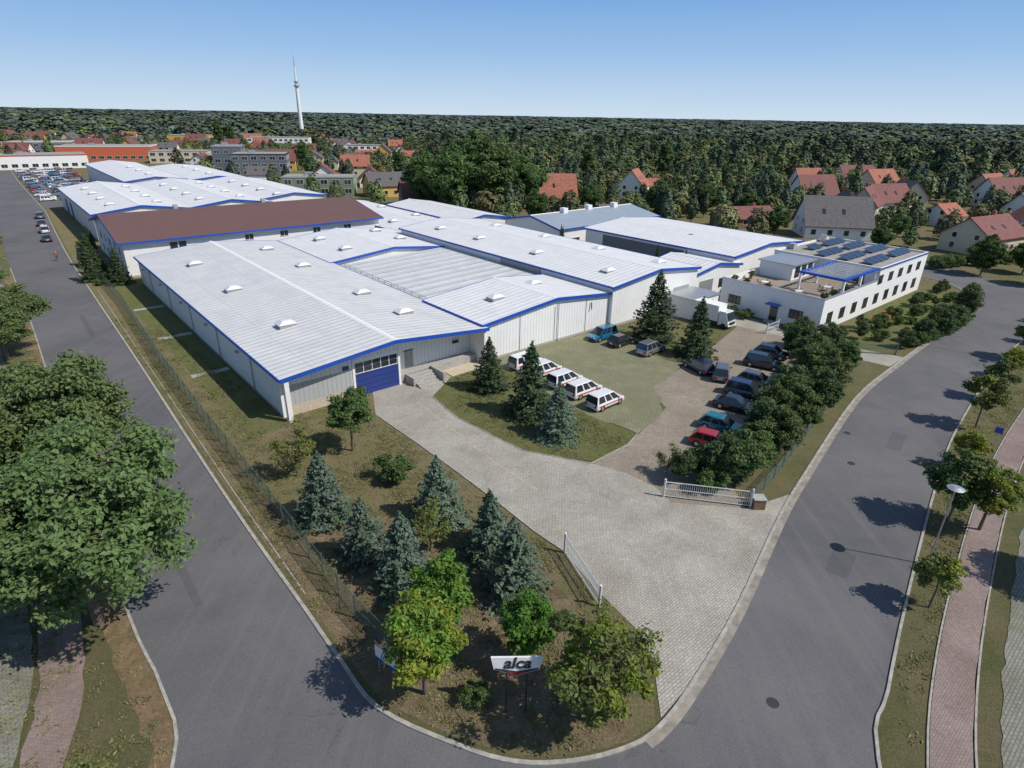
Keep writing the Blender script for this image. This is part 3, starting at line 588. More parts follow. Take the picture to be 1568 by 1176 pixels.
# ------------------------------------------------------------ cars
def paint(n,c,met=.0):
    M_[n]=plain(n,c,.3,met,.04,1,1.0)
for n,c,mt in (('p_white',(.75,.75,.75),0),('p_black',(.012,.013,.016),.2),('p_navy',(.012,.025,.07),.3),('p_blue',(.01,.17,.32),.2),('p_teal',(.01,.16,.2),.2),('p_red',(.33,.01,.012),0),('p_silver',(.42,.42,.43),.7),('p_grey',(.12,.125,.13),.5),('p_bronze',(.16,.15,.135),.5)):paint(n,c,mt)
def car(p,kind='hatch',stripe=False):
    L,Wd,Hh={'hatch':(4.2,1.76,1.5),'sedan':(4.6,1.8,1.45),'van':(4.5,1.82,1.72),'suv':(4.6,1.88,1.72)}[kind]
    m=MB();w=Wd/2;b=.92 if kind in('van','suv') else .86
    X=[-L/2,-L/2+.12,-L/2+.5,-L*.1,L*.17,L*.36,L/2-.12,L/2]
    hood=b-.06
    ZT=[b-.25,b-.02,b,b,b,hood,hood-.16,hood-.32];ZB=[.34,.22,.2,.2,.2,.2,.22,.32]
    WW=[.86,.95,1,1,1,.99,.92,.78]
    sec=[]
    for x,zt_,zb,q in zip(X,ZT,ZB,WW):
        ww=w*q;sec.append([(x,-ww*.93,zb),(x,-ww,zb+.2),(x,-ww,zt_-.18),(x,-ww*.93,zt_),(x,ww*.93,zt_),(x,ww,zt_-.18),(x,ww,zb+.2),(x,ww*.93,zb)])
    for i in range(len(sec)-1):
        for j in range(8):
            k=(j+1)%8;m.poly([sec[i][j],sec[i+1][j],sec[i+1][k],sec[i][k]],p)
    m.poly(sec[0],p);m.poly(sec[-1][::-1],p)
    if kind=='sedan': gx=(-L*.40,-L*.24,L*.03,L*.23)
    elif kind=='van': gx=(-L*.49,-L*.45,L*.12,L*.32)
    elif kind=='suv': gx=(-L*.48,-L*.42,L*.06,L*.24)
    else: gx=(-L*.48,-L*.36,L*.05,L*.25)
    wb=w*.92;wt=w*.74;zr=Hh
    for sgn in (-1,1):
        P=[(gx[0],sgn*wb,b-.01),(gx[1],sgn*wt,zr-.06),(gx[2],sgn*wt,zr-.06),(gx[3],sgn*wb,b-.01)]
        m.poly(P,'glass')
        for f0,f1 in ((0,.07),(.36,.41),(.66,.70),(.95,1)):
            def pt(f,top):
                a=P[1] if top else P[0];c=P[2] if top else P[3];return (a[0]+(c[0]-a[0])*f,a[1]+sgn*.012,a[2])
            m.poly([pt(f0,0),pt(f1,0),pt(f1,1),pt(f0,1)],p)
        m.box(gx[3]-.35,gx[3]-.17,*sorted((sgn*(w+.0),sgn*(w+.18))),b-.02,b+.14,p)
        if stripe:
            m.box(-L*.42,L*.40,*sorted((sgn*(w+.001),sgn*(w+.008))),.56,.68,'red')
        for dx in (-L*.16,L*.08,L*.27): m.box(dx,dx+.02,*sorted((sgn*(w+.001),sgn*(w+.006))),.32,b-.18,'dark')
        m.box(-L*.36,L*.36,*sorted((sgn*(w-.03),sgn*(w+.004))),.2,.30,'black')
    m.poly([(gx[3],-wb,b-.01),(gx[3],wb,b-.01),(gx[2],wt,zr-.06),(gx[2],-wt,zr-.06)],'glass')
    m.poly([(gx[0],-wb,b-.01),(gx[0],wb,b-.01),(gx[1],wt,zr-.06),(gx[1],-wt,zr-.06)],'glass')
    a,c=gx[1],gx[2]
    m.prism([(a-.02,-wt-.02,zr-.065),(c+.04,-wt-.02,zr-.065),(c+.04,wt+.02,zr-.065),(a-.02,wt+.02,zr-.065)],[(a+.12,-wt*.86,zr),(c-.15,-wt*.86,zr),(c-.15,wt*.86,zr),(a+.12,wt*.86,zr)],p)
    for x in (-L*.31,L*.31):
        for sgn in (-1,1):
            y0=sgn*(w-.2);y1=sgn*(w+.012)
            m.cyl((x,y0,.33),(x,y1-sgn*.006,.33),.37,.37,16,'black');m.cyl((x,y1-sgn*.005,.33),(x,y1+sgn*.004,.33),.2,.18,10,'metal')
    for sgn in (-1,1):
        m.box(L/2-.2,L/2-.02,*sorted((sgn*w*.5,sgn*w*.8)),hood-.32,hood-.18,'lamp')
        m.box(-L/2-.01,-L/2+.1,*sorted((sgn*w*.6,sgn*w*.86)),b-.38,b-.12,'tail')
    m.box(L/2-.05,L/2+.012,-.4,.4,.36,.5,'black');m.box(-L/2-.014,-L/2+.02,-.27,.27,.5,.62,'white')
    return m.mesh('car')
CM={}
def pcar(name,p,kind,x,y,hd,stripe=False):
    k=(p,kind,stripe)
    if k not in CM: CM[k]=car(p,kind,stripe)
    return place(name,CM[k],(x,y,.04),hd)
RB=ROT
for i,(x,y) in enumerate(((9.9,57.3),(7.9,60.0),(6.0,62.6),(3.8,65.4),(1.6,67.8))):
    pcar('parked_van','p_white','van',x,y,RB+random.uniform(-.03,.03),True)
pcar('parked_van','p_blue','van',12.3,78.2,RB+math.pi);pcar('parked_car','p_black','hatch',14.6,76,RB);pcar('parked_car','p_silver','suv',18,73.2,RB+.05)
pcar('parked_car','p_navy','hatch',22.6,67.4,RB+1.3);pcar('parked_suv','p_bronze','suv',24.8,65.6,RB+.5)
hd=math.radians(-34)
for x,y,p,k in ((33.4,72.4,'p_black','hatch'),(31,68.8,'p_black','suv'),(28.2,63.4,'p_grey','hatch'),(25.9,60.2,'p_navy','suv'),(23.6,56.8,'p_black','sedan'),(20.6,52.2,'p_teal','hatch'),(18.8,48.8,'p_red','hatch')):
    pcar('parked_car',p,k,x,y,hd+random.uniform(-.05,.05))
for x,y,p,k in ((-131,170,'p_grey','suv'),(-122.3,158.5,'p_black','hatch'),(-115,149.5,'p_white','van'),(-107.2,139.3,'p_navy','sedan')):
    pcar('parked_car',p,k,x+.4,y-1.6,math.radians(130))
m=MB();m.box(-3,1.2,-1.1,1.1,.9,3.2,'white');m.box(-3,3,-.9,.9,.5,.895,'dark')
m.prism([(1.3,-1,.5),(3.1,-1,.5),(3.1,1,.5),(1.3,1,.5)],[(1.3,-.95,2.5),(2.4,-.95,2.5),(2.4,.95,2.5),(1.3,.95,2.5)],'p_white')
m.prism([(2.98,-.85,1.4),(3.02,-.85,1.4),(3.02,.85,1.4),(2.98,.85,1.4)],[(2.5,-.85,2.4),(2.56,-.85,2.4),(2.56,.85,2.4),(2.5,.85,2.4)],'glass')
m.box(3.0,3.13,-.6,.6,.7,1.1,'dark')
for x in (-2,2.2):
    for s in (-1,1): m.cyl((x,s*.75,.42),(x,s*1.03,.42),.42,.42,14,'black')
m.obj('delivery_truck',(29.8,85.5,.04),ROT-math.pi/2)
# ------------------------------------------------------------ street furniture
def lamp(x,y,h,hd):
    m=MB();m.cyl((0,0,0),(0,0,1.0),.08,.07,8,'metal');m.cyl((0,0,1),(0,0,h-.15),.055,.04,8,'metal')
    m.cyl((0,0,h-.2),(0,0,h),.12,.28,12,'lamp');m.cyl((0,0,h),(0,0,h+.12),.52,.2,16,'metal')
    m.obj('street_lamp',(x,y,0),hd)
lamp(29,33,6.3,0);lamp(-68.8,78.2,6,0);lamp(-84.3,97,6,0);lamp(66,70.5,6.2,0);lamp(-112,129,6,0)
def vtext(s,size,loc,mat):
    cu=bpy.data.curves.new('t','FONT');cu.body=s;cu.size=size;cu.extrude=.012;cu.align_x='CENTER';cu.align_y='CENTER';cu.shear=.25;cu.offset=.02
    o=bpy.data.objects.new('t',cu);me=bpy.data.meshes.new_from_object(o);me.materials.clear();me.materials.append(M_[mat])
    t=bpy.data.objects.new('lettering',me);COL.objects.link(t);return t
m=MB()
for x in (-.5,.5): m.cyl((x,0,0),(x,0,2.6),.05,.05,8,'dark')
P3=[(-1.3,3.45),(1.3,3.45),(1.15,2.75),(.25,2.45),(0,2.3),(-.25,2.45),(-1.15,2.75)]
m.prism([(x,-.09,z) for x,z in P3],[(x,.03,z) for x,z in P3],'white')
CH=((-1.1,2.84),(0,2.64),(1.1,2.84),(1.08,2.76),(.25,2.48),(0,2.34),(-.25,2.48),(-1.08,2.76))
m.prism([(x,-.094,z) for x,z in CH],[(x,-.105,z) for x,z in CH],'dark')
CH=((-.5,2.66),(0,2.54),(.5,2.66),(0,2.38))
m.prism([(x,-.107,z) for x,z in CH],[(x,-.115,z) for x,z in CH],'red')
sg=m.obj('company_sign',(.5,21.2,0));sg.rotation_euler=(math.radians(-8),0,math.radians(2))
t=vtext('alca',.9,(0,0,0),'dark');t.parent=sg;t.location=(0,-.115,3.12);t.rotation_euler=(math.pi/2,0,0)
m=MB()
for x in (-.7,.7): m.cyl((x,0,0),(x,0,2),.04,.04,6,'metal')
m.box(-.85,.85,-.06,-.045,1,2,'white');m.box(-.85,.85,-.065,-.061,1.0,1.2,'blue')
m.obj('information_board',(-6.4,23.1,0),math.radians(-35))
for x,y in ((45,49),(63,65)):
    m=MB();m.cyl((0,0,0),(0,0,2.5),.03,.03,6,'metal');m.box(-.3,.3,-.04,-.02,1.9,2.5,'blue');m.obj('traffic_sign',(x,y,0),-.6)
def meshm():
    m,nt,b=newmat('wire_mesh');b.inputs['Base Color'].default_value=(.13,.18,.16,1)
    t=nt.nodes.new('ShaderNodeTexCoord');br=nt.nodes.new('ShaderNodeTexBrick');br.offset=0
    br.inputs['Scale'].default_value=1;br.inputs['Mortar Size'].default_value=.011;br.inputs['Brick Width'].default_value=.1;br.inputs['Row Height'].default_value=.1
    br.inputs['Color1'].default_value=(0,0,0,1);br.inputs['Color2'].default_value=(0,0,0,1);br.inputs['Mortar'].default_value=(1,1,1,1)
    nt.links.new(t.outputs['UV'],br.inputs[0]);nt.links.new(br.outputs['Color'],b.inputs['Alpha']);return m
M_['mesh']=meshm()
def wire_fence(name,P,h=1.8,sp=2.5,mat='greend'):
    m=MB();seg=[];run=0
    for i in range(len(P)-1):
        a=Vector((*P[i],0));b=Vector((*P[i+1],0));L=(b-a).length;n=max(1,round(L/sp))
        for k in range(n):
            p=a.lerp(b,k/n);q=a.lerp(b,(k+1)/n);m.cyl(p,p+Vector((0,0,h+.1)),.05,.05,6,mat)
            for z in (.05,h*.5,h): m.cyl(p+Vector((0,0,z)),q+Vector((0,0,z)),.016,.016,4,mat,False)
            seg.append((len(m.f),run,run+(q-p).length));run+=(q-p).length
            m.poly([p,q,q+Vector((0,0,h)),p+Vector((0,0,h))],'mesh')
    me=m.mesh(name);uv=me.uv_layers.new(name='UV')
    for fi,u0,u1 in seg:
        ls=me.polygons[fi].loop_indices
        for l,c in zip(ls,((u0,0),(u1,0),(u1,h),(u0,h))): uv.data[l].uv=c
    place(name,me,(0,0,0))
wire_fence('wire_fence',[(-82.2,114.5),(-60.6,89.6),(-42.5,66.9),(-28.6,50.2),(-18.5,38.4),(-13.7,32.6),(-9.2,27.3),(-6.8,24.9),(-4.5,23.6)])
wire_fence('wire_fence',[(19.5,40.2),(22.5,43.6),(30,53),(38,63),(43.5,70.5)],1.3)
def slat(name,p,q,h=1.4,mat='metal',n=None):
    m=MB();a=Vector((*p,0));b=Vector((*q,0));L=(b-a).length;n=n or int(L/.16)
    for k in range(n+1):
        c=a.lerp(b,k/n);m.cyl(c+Vector((0,0,.15)),c+Vector((0,0,h)),.018,.018,4,mat)
    for z in (.15,h-.05,h*.55): m.cyl(a+Vector((0,0,z)),b+Vector((0,0,z)),.035,.035,5,mat)
    for c in (a,b): m.cyl(c,c+Vector((0,0,h+.2)),.09,.09,8,mat)
    m.obj(name)
slat('sliding_gate',(3.9,33.6),(5.7,28.6),1.5,'gatew');slat('sliding_gate',(12.4,40.6),(19.0,39.4),1.5,'gatew')
slat('steel_gate',(44.4,74.6),(50.3,73.8),1.4,'greend');slat('steel_gate',(36.2,81.4),(38.6,83.4),1.4,'gatew')
m=MB();m.box(19.1,20.0,39.0,39.8,0,.9,'wood');m.box(19.05,20.05,38.95,39.85,.903,.97,'conc');m.obj('electric_cabinet')
# ------------------------------------------------------------ cyclist
def cyclist(x,y,hd):
    m=MB()
    for wx in (-.52,.52):
        for i in range(20):
            a0=2*math.pi*i/20;a1=2*math.pi*(i+1)/20
            m.cyl((wx+.33*math.cos(a0),0,.34+.33*math.sin(a0)),(wx+.33*math.cos(a1),0,.34+.33*math.sin(a1)),.02,.02,5,'black')
    for a,b in (((-.52,0,.34),(-.1,0,.32)),((-.1,0,.32),(-.2,0,.9)),((-.1,0,.32),(.38,0,.85)),((-.2,0,.8),(.38,0,.85)),((.52,0,.34),(.36,0,1.0)),((-.52,0,.34),(-.2,0,.8)),((.36,-.25,1.02),(.36,.25,1.02))):
        m.cyl(a,b,.018,.018,6,'p_red')
    m.box(-.32,-.08,-.07,.07,.9,.95,'black')
    bike=m.obj('cyclist',(x,y,.02),hd)
    P=[(-.2,0,1.0),(-.08,0,1.25),(.08,0,1.48),(.13,0,1.6),(.17,0,1.72),(.17,0,1.84),
       (.06,.19,1.45),(.2,.25,1.22),(.36,.23,1.05),(.06,-.19,1.45),(.2,-.25,1.22),(.36,-.23,1.05),
       (-.17,.1,.96),(.18,.11,.78),(0,.1,.42),(.12,.1,.38),(-.17,-.1,.96),(.22,-.11,.92),(.08,-.1,.55),(.2,-.1,.52)]
    E=[(0,1),(1,2),(2,3),(3,4),(4,5),(2,6),(6,7),(7,8),(2,9),(9,10),(10,11),(0,12),(12,13),(13,14),(14,15),(0,16),(16,17),(17,18),(18,19)]
    R=[.14,.14,.13,.06,.1,.085,.065,.045,.035,.065,.045,.035,.1,.075,.05,.04,.1,.075,.05,.04]
    me=bpy.data.meshes.new('rider');me.from_pydata(P,E,[]);me.materials.append(M_['shirt']);me.materials.append(M_['trous']);me.materials.append(M_['skin'])
    o=bpy.data.objects.new('rider',me);COL.objects.link(o)
    o.modifiers.new('s','SKIN');
    for v,r in zip(me.skin_vertices[0].data,R): v.radius=(r,r)
    me.skin_vertices[0].data[0].use_root=True
    ss=o.modifiers.new('u','SUBSURF');ss.levels=1;ss.render_levels=1
    dg=bpy.context.evaluated_depsgraph_get();m2=bpy.data.meshes.new_from_object(o.evaluated_get(dg));o.modifiers.clear();o.data=m2
    m2.materials.clear()
    for k in ('shirt','trous','skin'):m2.materials.append(M_[k])
    for pl_ in m2.polygons:
        z=pl_.center.z;pl_.material_index=2 if z>1.58 or (pl_.center.x>.2 and z>1.0) else (1 if z<1.02 else 0)
    o.parent=bike
try: cyclist(-91,118.5,math.radians(128))
except Exception as ex: print('cyc',ex)
# ------------------------------------------------------------ mast
m=MB();m.cyl((0,0,0),(0,0,52),2.6,1.6,20,'white');m.cyl((0,0,52),(0,0,54),2.6,2.8,20,'metal');m.cyl((0,0,54),(0,0,56),1.3,1.2,12,'white')
m.cyl((0,0,56),(0,0,58),2.2,2.2,16,'metal');m.cyl((0,0,58),(0,0,72),.9,.7,10,'white');m.cyl((0,0,72),(0,0,83),.45,.25,8,'metal')
m.obj('transmission_mast',(-241,729,0))
# ------------------------------------------------------------ houses
HOUSES=[]
def house(x,y,rot,w,d,h,rh,wall,roof,name='detached_house'):
    m=MB();o=.5
    m.prism([(-w/2,-d/2,0),(w/2,-d/2,0),(w/2,d/2,0),(-w/2,d/2,0)],[(-w/2,-d/2,h),(w/2,-d/2,h),(w/2,d/2,h),(-w/2,d/2,h)],wall,False)
    for s in (-1,1): m.poly([(s*w/2,-d/2,h),(s*w/2,d/2,h),(s*w/2,0,h+rh)],wall)
    sl=rh/(d/2);z0=h-sl*o
    for s in (-1,1):
        m.prism([(-w/2-o,s*(d/2+o),z0),(w/2+o,s*(d/2+o),z0),(w/2+o,0,h+rh),(-w/2-o,0,h+rh)],[(-w/2-o,s*(d/2+o),z0+.22),(w/2+o,s*(d/2+o),z0+.22),(w/2+o,0,h+rh+.22),(-w/2-o,0,h+rh+.22)],roof)
        n=max(2,int(w/3.5))
        for i in range(n):
            u=-w/2+w*(i+.5)/n
            win(m,'y',s*d/2,u-.6,u+.6,1,2.3,s)
            if h>4.5: win(m,'y',s*d/2,u-.6,u+.6,3.8,5,s)
        for u in (-d*.22,d*.22): win(m,'x',s*w/2,u-.5,u+.5,1,2.3,s);win(m,'x',s*w/2,u-.5,u+.5,3.4,4.5,s)
    m.box(w*.2,w*.2+.7,.5,1.2,h,h+rh+1.0,'redroof')
    zz=h+rh*.45;yy=d/2*.55
    for u in (-w*.25,w*.05): m.prism([(u,-yy-.5,zz-.5*sl+.23),(u+.8,-yy-.5,zz-.5*sl+.23),(u+.8,-yy+.5,zz+.5*sl+.23),(u,-yy+.5,zz+.5*sl+.23)],[(u,-yy-.5,zz-.5*sl+.3),(u+.8,-yy-.5,zz-.5*sl+.3),(u+.8,-yy+.5,zz+.5*sl+.3),(u,-yy+.5,zz+.5*sl+.3)],'glass')
    HOUSES.append((x,y,max(w,d)*.62,0));return m.obj(name,(x,y,0),rot)
def block(x,y,rot,w,d,h,wall,trim='dark',st=2,name='commercial_building'):
    m=MB();m.box(-w/2,w/2,-d/2,d/2,0,h,wall);m.box(-w/2-.1,w/2+.1,-d/2-.1,d/2+.1,h+.003,h+.4,trim);m.box(-w/2+.3,w/2-.3,-d/2+.3,d/2-.3,h+.403,h+.45,'flatroof')
    n=int(w/4)
    for k in range(st):
        z=1+k*h/st
        for i in range(n):
            u=-w/2+w*(i+.5)/n;win(m,'y',-d/2,u-1.2,u+1.2,z,z+1.5,-1,2)
        for i in range(max(1,int(d/5))):
            u=-d/2+d*(i+.5)/max(1,int(d/5));win(m,'x',-w/2,u-1,u+1,z,z+1.5,-1,2);win(m,'x',w/2,u-1,u+1,z,z+1.5,1,2)
    m.box(-w*.2,-w*.2+2.5,-1,1.5,h+.45,h+1.6,'metal')
    HOUSES.append((x,y,max(w,d)*.6,1));return m.obj(name,(x,y,0),rot)
house(11,208,.1,17,11,4.0,6.5,'cream','redroof')
house(45,240,1.2,12,10,4.5,5.5,'white','redroof');house(53,248,.2,9,8,3,3,'white','redroof')
house(84,163,-.15,16,12,3.4,6.5,'white','greyroof');house(97,182,1.3,12,10,4,5.5,'cream','greyroof')
house(112,146,.5,16,11,4,4,'cream','redroof2');house(134,150,.2,15,11,3.5,5,'white','redroof2')
house(124,210,.3,14,10,4,5,'white','redroof2');house(108,228,.2,14,10,4,6,'white','redroof2')
house(140,225,1.4,13,10,4,5,'cream','greyroof');house(150,262,.4,14,10,5,5,'cream','redroof')
house(158,190,.3,13,10,4,5,'white','greyroof');house(178,230,.2,15,11,4,6,'white','redroof2')
house(196,262,.5,14,10,4,5,'cream','redroof');house(210,215,.2,13,10,4,5,'white','redroof2')
house(176,168,.4,14,10,4,5,'white','greyroof');house(230,290,.2,14,10,4,5,'white','redroof');house(160,300,.1,16,11,4,5,'white','redroof2')
house(204,320,1.1,13,10,4,5,'white','greyroof');house(120,260,.2,12,10,4,6,'white','redroof')
house(146,172,1.2,12,10,4,5,'white','redroof');house(128,185,.5,9,8,3,3,'white','redroof');house(112,200,.9,11,9,4,5,'cream','redroof2')
house(-28,208,.3,20,14,3.5,4.5,'wood','redroof2');house(-48,232,.5,14,12,4,4,'yellow','greyroof')
house(65,176,.3,16,8,2.8,2.5,'wood','redroof2','garden_shed')
house(28,186,.2,7,5,2.4,1.5,'wood','greyroof','garden_shed')
block(-72,232,.15,25,12,6.2,'greenw','metal',2);block(-120,300,.25,24,16,9.5,'greyw','dark',3);block(-140,312,.25,13,14,12,'greyw','metal',3)
x,y=W(345,8);block(x,y,.65,40,24,6,'white','red',1)
x,y=W(392,46);block(x,y,.35,48,24,7.5,'orange','white',1)
x,y=W(350,75);block(x,y,.3,30,16,6,'cream','metal',2)
x,y=W(430,-30);block(x,y,.5,34,18,6,'white','metal',1);x,y=W(470,20);block(x,y,.5,34,20,7,'greyw','white',2)
block(-205,560,.2,50,20,7,'white','metal',2);block(-290,575,.2,34,18,7,'yellow','metal',1);block(-110,470,.2,26,14,6,'white','greyroof',2)
for x,y in ((-350,430),(-420,500)):
    block(x,y,.5,24,15,5.5,random.choice(('white','cream')),'metal',1)
for i in range(62):
    for _ in range(40):
        y=random.uniform(235,600);x=random.uniform(-.82*y-10,-.08*y-30)
        a,b=ABof(x,y)
        if all(math.hypot(x-h[0],y-h[1])>h[2]+12 for h in HOUSES) and (b>72 or (a>330)) :break
    else: continue
    house(x,y,random.choice((.2,.3,1.7,1.8)),random.uniform(10,15),random.uniform(8,10.5),random.choice((3.2,4.0,5.0)),random.uniform(2.6,5),random.choice(('white','cream','white','yellow')),random.choice(('redroof','redroof2','greyroof','greyroof','redroof2')))
sheet('car_park',[W(178,-4.5),W(330,-4.5),W(330,17),W(178,17)],.026,'asphalt')
for r_ in range(5):
    for i in range(26):
        if random.random()<.35: continue
        x,y=W(192+i*5.0+random.uniform(-.5,.5),(-2,4,8,13,15.5)[r_]+random.uniform(-.5,.5))
        if 330<ABof(x,y)[0]: continue
        pcar('parked_car',random.choice(('p_white','p_black','p_silver','p_red','p_grey','p_blue','p_white')),random.choice(('hatch','sedan','suv','van')),x,y,random.choice((ROT,ROT+.1,ROT+math.pi)))
# ------------------------------------------------------------ forest
def ftree(src,name,h,R,n,leaf,mat,cone):
    e=MB();e.mi('bark');e.cyl((0,0,0),(0,0,h*.6),.25,.12,4,'bark',False)
    d=RNG.normal(size=(n,3));d/=np.linalg.norm(d,axis=1,keepdims=True)
    lob=1+.22*np.sin(d[:,0]*5+d[:,1]*4+cone*9)*np.cos(d[:,2]*5+d[:,1]*3)
    rad=RNG.uniform(.45,1,n)**.3*lob
    p=d*rad[:,None];k=1-cone*np.clip((p[:,2]+1)/2,0,1)
    C=np.stack([p[:,0]*R*k,p[:,1]*R*k,h*.56+p[:,2]*h*.44],1)
    me=quads(name,C,d*1.0+RNG.normal(size=(n,3))*.3+np.array([0,0,.5]),leaf*RNG.uniform(.6,1.4,n),1.3,['bark',mat],[1]*n,e)
    o=bpy.data.objects.new(name,me);src.objects.link(o)
srcN=bpy.data.collections.new('forest_tree_variants')
ftree(srcN,'ft_a',11,4.5,560,1.0,'forest',.2);ftree(srcN,'ft_b',13,4.2,560,1.0,'forest',.45);ftree(srcN,'ft_c',10,5.0,560,1.1,'foresto',.1)
ftree(srcN,'ft_d',14,3.3,460,1.0,'forestp',.6);ftree(srcN,'ft_e',14,3.9,460,1.1,'forestp',.35);ftree(srcN,'ft_f',12,4.3,520,1.0,'forest',.3)
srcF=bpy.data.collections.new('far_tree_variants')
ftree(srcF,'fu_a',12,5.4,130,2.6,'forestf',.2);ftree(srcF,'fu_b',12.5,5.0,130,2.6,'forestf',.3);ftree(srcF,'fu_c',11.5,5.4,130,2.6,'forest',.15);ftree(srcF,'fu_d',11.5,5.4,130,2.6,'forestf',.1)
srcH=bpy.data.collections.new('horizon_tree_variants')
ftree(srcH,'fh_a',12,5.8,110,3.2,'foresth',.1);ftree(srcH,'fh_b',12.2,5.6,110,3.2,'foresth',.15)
srcG=bpy.data.collections.new('tuft_variants')
for i in range(3):
    n=16;C=RNG.normal(size=(n,3))*np.array([.16,.16,.0])+np.array([0,0,.03]);Nn=RNG.normal(size=(n,3))*np.array([.7,.7,.1])+np.array([0,0,.9])
    e=MB();me=quads('tuft',C,Nn,RNG.uniform(.04,.09,n),2.2,['tuft'],[0]*n,e);o=bpy.data.objects.new('tuft%d'%i,me);srcG.objects.link(o)
def scatter(name,pts,scl,src):
    me=bpy.data.meshes.new(name);me.from_pydata(pts,[],[])
    n=len(pts)
    a=me.attributes.new('rotv','FLOAT_VECTOR','POINT');r=np.zeros((n,3));r[:,2]=RNG.uniform(0,6.28,n);a.data.foreach_set('vector',r.ravel())
    a=me.attributes.new('sclv','FLOAT_VECTOR','POINT');a.data.foreach_set('vector',np.array(scl).ravel())
    o=place(name,me,(0,0,0))
    ng=bpy.data.node_groups.new(name,'GeometryNodeTree')
    ng.interface.new_socket('Geometry',in_out='INPUT',socket_type='NodeSocketGeometry');ng.interface.new_socket('Geometry',in_out='OUTPUT',socket_type='NodeSocketGeometry')
    N=ng.nodes;gi=N.new('NodeGroupInput');go=N.new('NodeGroupOutput');ip=N.new('GeometryNodeInstanceOnPoints');ci=N.new('GeometryNodeCollectionInfo')
    ci.inputs['Collection'].default_value=src;ci.inputs['Separate Children'].default_value=True;ci.inputs['Reset Children'].default_value=True
    ip.inputs['Pick Instance'].default_value=True
    A=N.new('GeometryNodeInputNamedAttribute');A.data_type='FLOAT_VECTOR';A.inputs['Name'].default_value='rotv'
    B=N.new('GeometryNodeInputNamedAttribute');B.data_type='FLOAT_VECTOR';B.inputs['Name'].default_value='sclv'
    l=ng.links.new
    l(gi.outputs[0],ip.inputs['Points']);l(ci.outputs[0],ip.inputs['Instance']);l(A.outputs[0],ip.inputs['Rotation']);l(B.outputs[0],ip.inputs['Scale']);l(ip.outputs[0],go.inputs[0])
    md=o.modifiers.new('f','NODES');md.node_group=ng
def dens(x,y):
    a,b=ABof(x,y)
    if b<-3 and b>-19: return 0 if a<335 else .4
    if -30<a<68 and -20<b<122: return 0
    if -20<a<334 and -20<b<60: return 0
    if -20<a<114 and b<84 and b>-20: return 0
    if y<105 and x>-60: return 0
    if y<150 and -20<x<95: return 0
    if math.hypot(x-88,y-122)<26: return 0
    for hx,hy,hr,bl in HOUSES:
        if abs(x-hx)<hr+3 and abs(y-hy)<hr+2: return 0
        if abs(x-hx*(y/max(hy,1)))<hr*(1.1 if bl else .8) and 0<hy-y<hr+(32 if bl else 12): return 0.04 if bl else .15
    if b<=-19:
        if y<170: return .5 if b<-24 else 0
        if y<420: return .25
        return 1
    if x<-.10*y-20 and y<620: return .45 if y>330 else .32
    if x>60 and y<330: return .6
    return 1
pts=[];scl=[];ptf=[];sclf=[];pth=[];sclh=[]
y=105.0
cell=6.5
while y<7000:
    c=cell*(1+max(0,(y-260))/520)
    if y>2600: c*=1+(y-2600)/2500
    x=-.95*y-40
    while x<.95*y+40:
        px=x+random.uniform(-.48,.48)*c;py=y+random.uniform(-.48,.48)*c
        if random.random()<dens(px,py):
            s=.95+ .25*math.sin(px*.013+py*.02)*math.sin(py*.011)+random.uniform(-.22,.28)
            if py<330: s*=.72
            elif py<620 and px<-.1*py-20: s*=.66
            xy=s*max(1,(c/6.5)**.72)
            zs=s*min(1.45,1+max(0,(py-600))/2500)
            if py<520: pts.append((px,py,0));scl.append((xy,xy,zs))
            elif py<1500+300*math.sin(px*.004): ptf.append((px,py,0));sclf.append((xy,xy,zs))
            else: zs=min(zs,1.75)*.9+.15;pth.append((px,py,0));sclh.append((xy,xy,zs))
        x+=c
    y+=c
print('forest',len(pts),len(ptf),len(pth))
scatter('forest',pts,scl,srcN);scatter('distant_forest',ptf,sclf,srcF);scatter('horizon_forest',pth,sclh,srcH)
def inside(p,poly):
    r=False;j=len(poly)-1
    for i in range(len(poly)):
        if (poly[i][1]>p[1])!=(poly[j][1]>p[1]) and p[0]<(poly[j][0]-poly[i][0])*(p[1]-poly[i][1])/(poly[j][1]-poly[i][1])+poly[i][0]: r=not r
        j=i
    return r
LP=[(-12.9,29.0),(-46.9,69.5),(-60,84),(-46,77),(-22.7,52.8),(-16,58),(-14,54),(-9,48.2),(-1.4,39.3),(1.6,35.5),(3.4,33.4),(5.3,30),(7.5,26.5),(7.2,21),(5.9,20),(3.3,19.3),(.5,19.2),(-2.3,20),(-6.4,22),(-9.2,25)]
L2=[(-5.3,54.3),(1.3,48),(7,46),(10.6,49.2),(11.5,51),(8,54),(3,60.5),(-3,69),(-6,65),(-8,59)]
L3=offs(outR[10:36],-.25)+offs(wl[6:34],.3)[::-1]
L4=offs(outL[8:30],-.4)+offs(outL[8:30],-7)[::-1]
gp=[];gs=[]
for poly,n in ((LP,7000),(L2,1500),(L3,3000),(L4,2500)):
    xs=[p[0] for p in poly];ys=[p[1] for p in poly];k=0
    for _ in range(n*4):
        p=(random.uniform(min(xs),max(xs)),random.uniform(min(ys),max(ys)))
        if inside(p,poly) and (math.sin(p[0]*.9+2*math.sin(p[1]*.5))+random.uniform(-1,1)>-.3):
            s=random.uniform(.5,1.3);gp.append((p[0],p[1],.03));gs.append((s*1.2,s*1.2,s));k+=1
            if k>=n: break
scatter('grass_tufts',gp,gs,srcG)
for x,y,s in ((-19,186,1.35),(-8,190,1.5),(-28,197,1.2),(2,196,1.15),(-13,200,1.6)):tree('big',x,y,s)
for x,y,s in ((-240,520,1.1),(-228,515,1),(-110,330,.8),(-48,262,.8),(30,262,.9),(70,300,1),(-12,192,1.15)):tree('poplar',x,y,s)
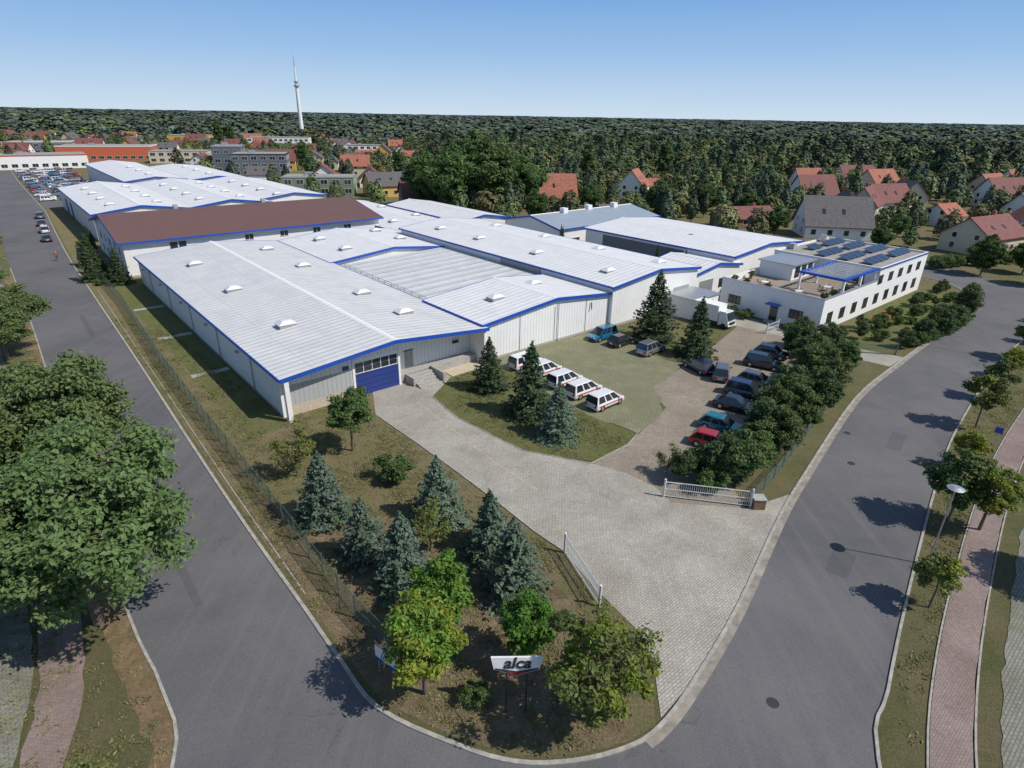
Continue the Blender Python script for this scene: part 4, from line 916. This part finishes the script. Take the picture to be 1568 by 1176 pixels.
for x,y,s in ((6,178,.6),(24,195,.6),(68,160,.5),(70,186,.6),(100,160,.45),(94,120,.55),(99,112,.5),(104,122,.5),(118,128,.6),(126,136,.6),(86,143,.4),(60,200,.7),(45,195,.7)):tree('big',x,y,s)
for i in range(24): tree('bush',88+i*2.2,124+i*.9+random.uniform(-2,2),random.uniform(.8,1.3))
# ------------------------------------------------------------ light, world, camera
w=bpy.data.worlds.new('World');S.world=w;w.use_nodes=True;nt=w.node_tree
sk=nt.nodes.new('ShaderNodeTexSky');sk.sky_type='NISHITA';sk.sun_disc=False;sk.sun_elevation=math.radians(48);sk.sun_rotation=math.radians(107)
sk.air_density=1.0;sk.dust_density=.4;sk.ozone_density=2.0;sk.altitude=50
bg=nt.nodes['Background'];bg.inputs[1].default_value=.12
tc=nt.nodes.new('ShaderNodeTexCoord');sp=nt.nodes.new('ShaderNodeSeparateXYZ');nt.links.new(tc.outputs['Generated'],sp.inputs[0])
r=nt.nodes.new('ShaderNodeValToRGB');e=r.color_ramp.elements
e[0].position=0;e[0].color=(.60,.73,.85,1);e[1].position=.40;e[1].color=(.13,.28,.62,1)
k=e.new(.03);k.color=(.50,.66,.84,1);k=e.new(.08);k.color=(.34,.54,.81,1);k=e.new(.15);k.color=(.205,.41,.75,1)
nt.links.new(sp.outputs[2],r.inputs[0])
mul=mix(nt,1.0,r.outputs[0],(8.33,8.33,8.33),'MULTIPLY')
fr=ramp(nt,sp.outputs[2],(0,0,0),(1,1,1),.2,.55)
nt.links.new(mix(nt,fr,mul,sk.outputs[0]),bg.inputs[0])
sd=Vector((5.5,-1.7,0)).normalized()*math.cos(math.radians(48))+Vector((0,0,math.sin(math.radians(48))))
L=bpy.data.lights.new('sun','SUN');L.energy=4.3;L.angle=math.radians(.53);L.color=(1,.95,.87)
lo=bpy.data.objects.new('sun',L);COL.objects.link(lo);lo.rotation_euler=sd.to_track_quat('Z','Y').to_euler()
c=bpy.data.cameras.new('camera');c.sensor_width=36;c.lens=918/1568*36;c.clip_end=30000;c.clip_start=.5
co=bpy.data.objects.new('camera',c);COL.objects.link(co)
co.matrix_world=Matrix.Translation((0,0,28))@Matrix.Rotation(math.radians(90-24.17),4,'X')@Matrix.Rotation(math.radians(1.0),4,'Z')
S.camera=co
S.view_settings.view_transform='Standard';S.view_settings.look='None';S.view_settings.exposure=0
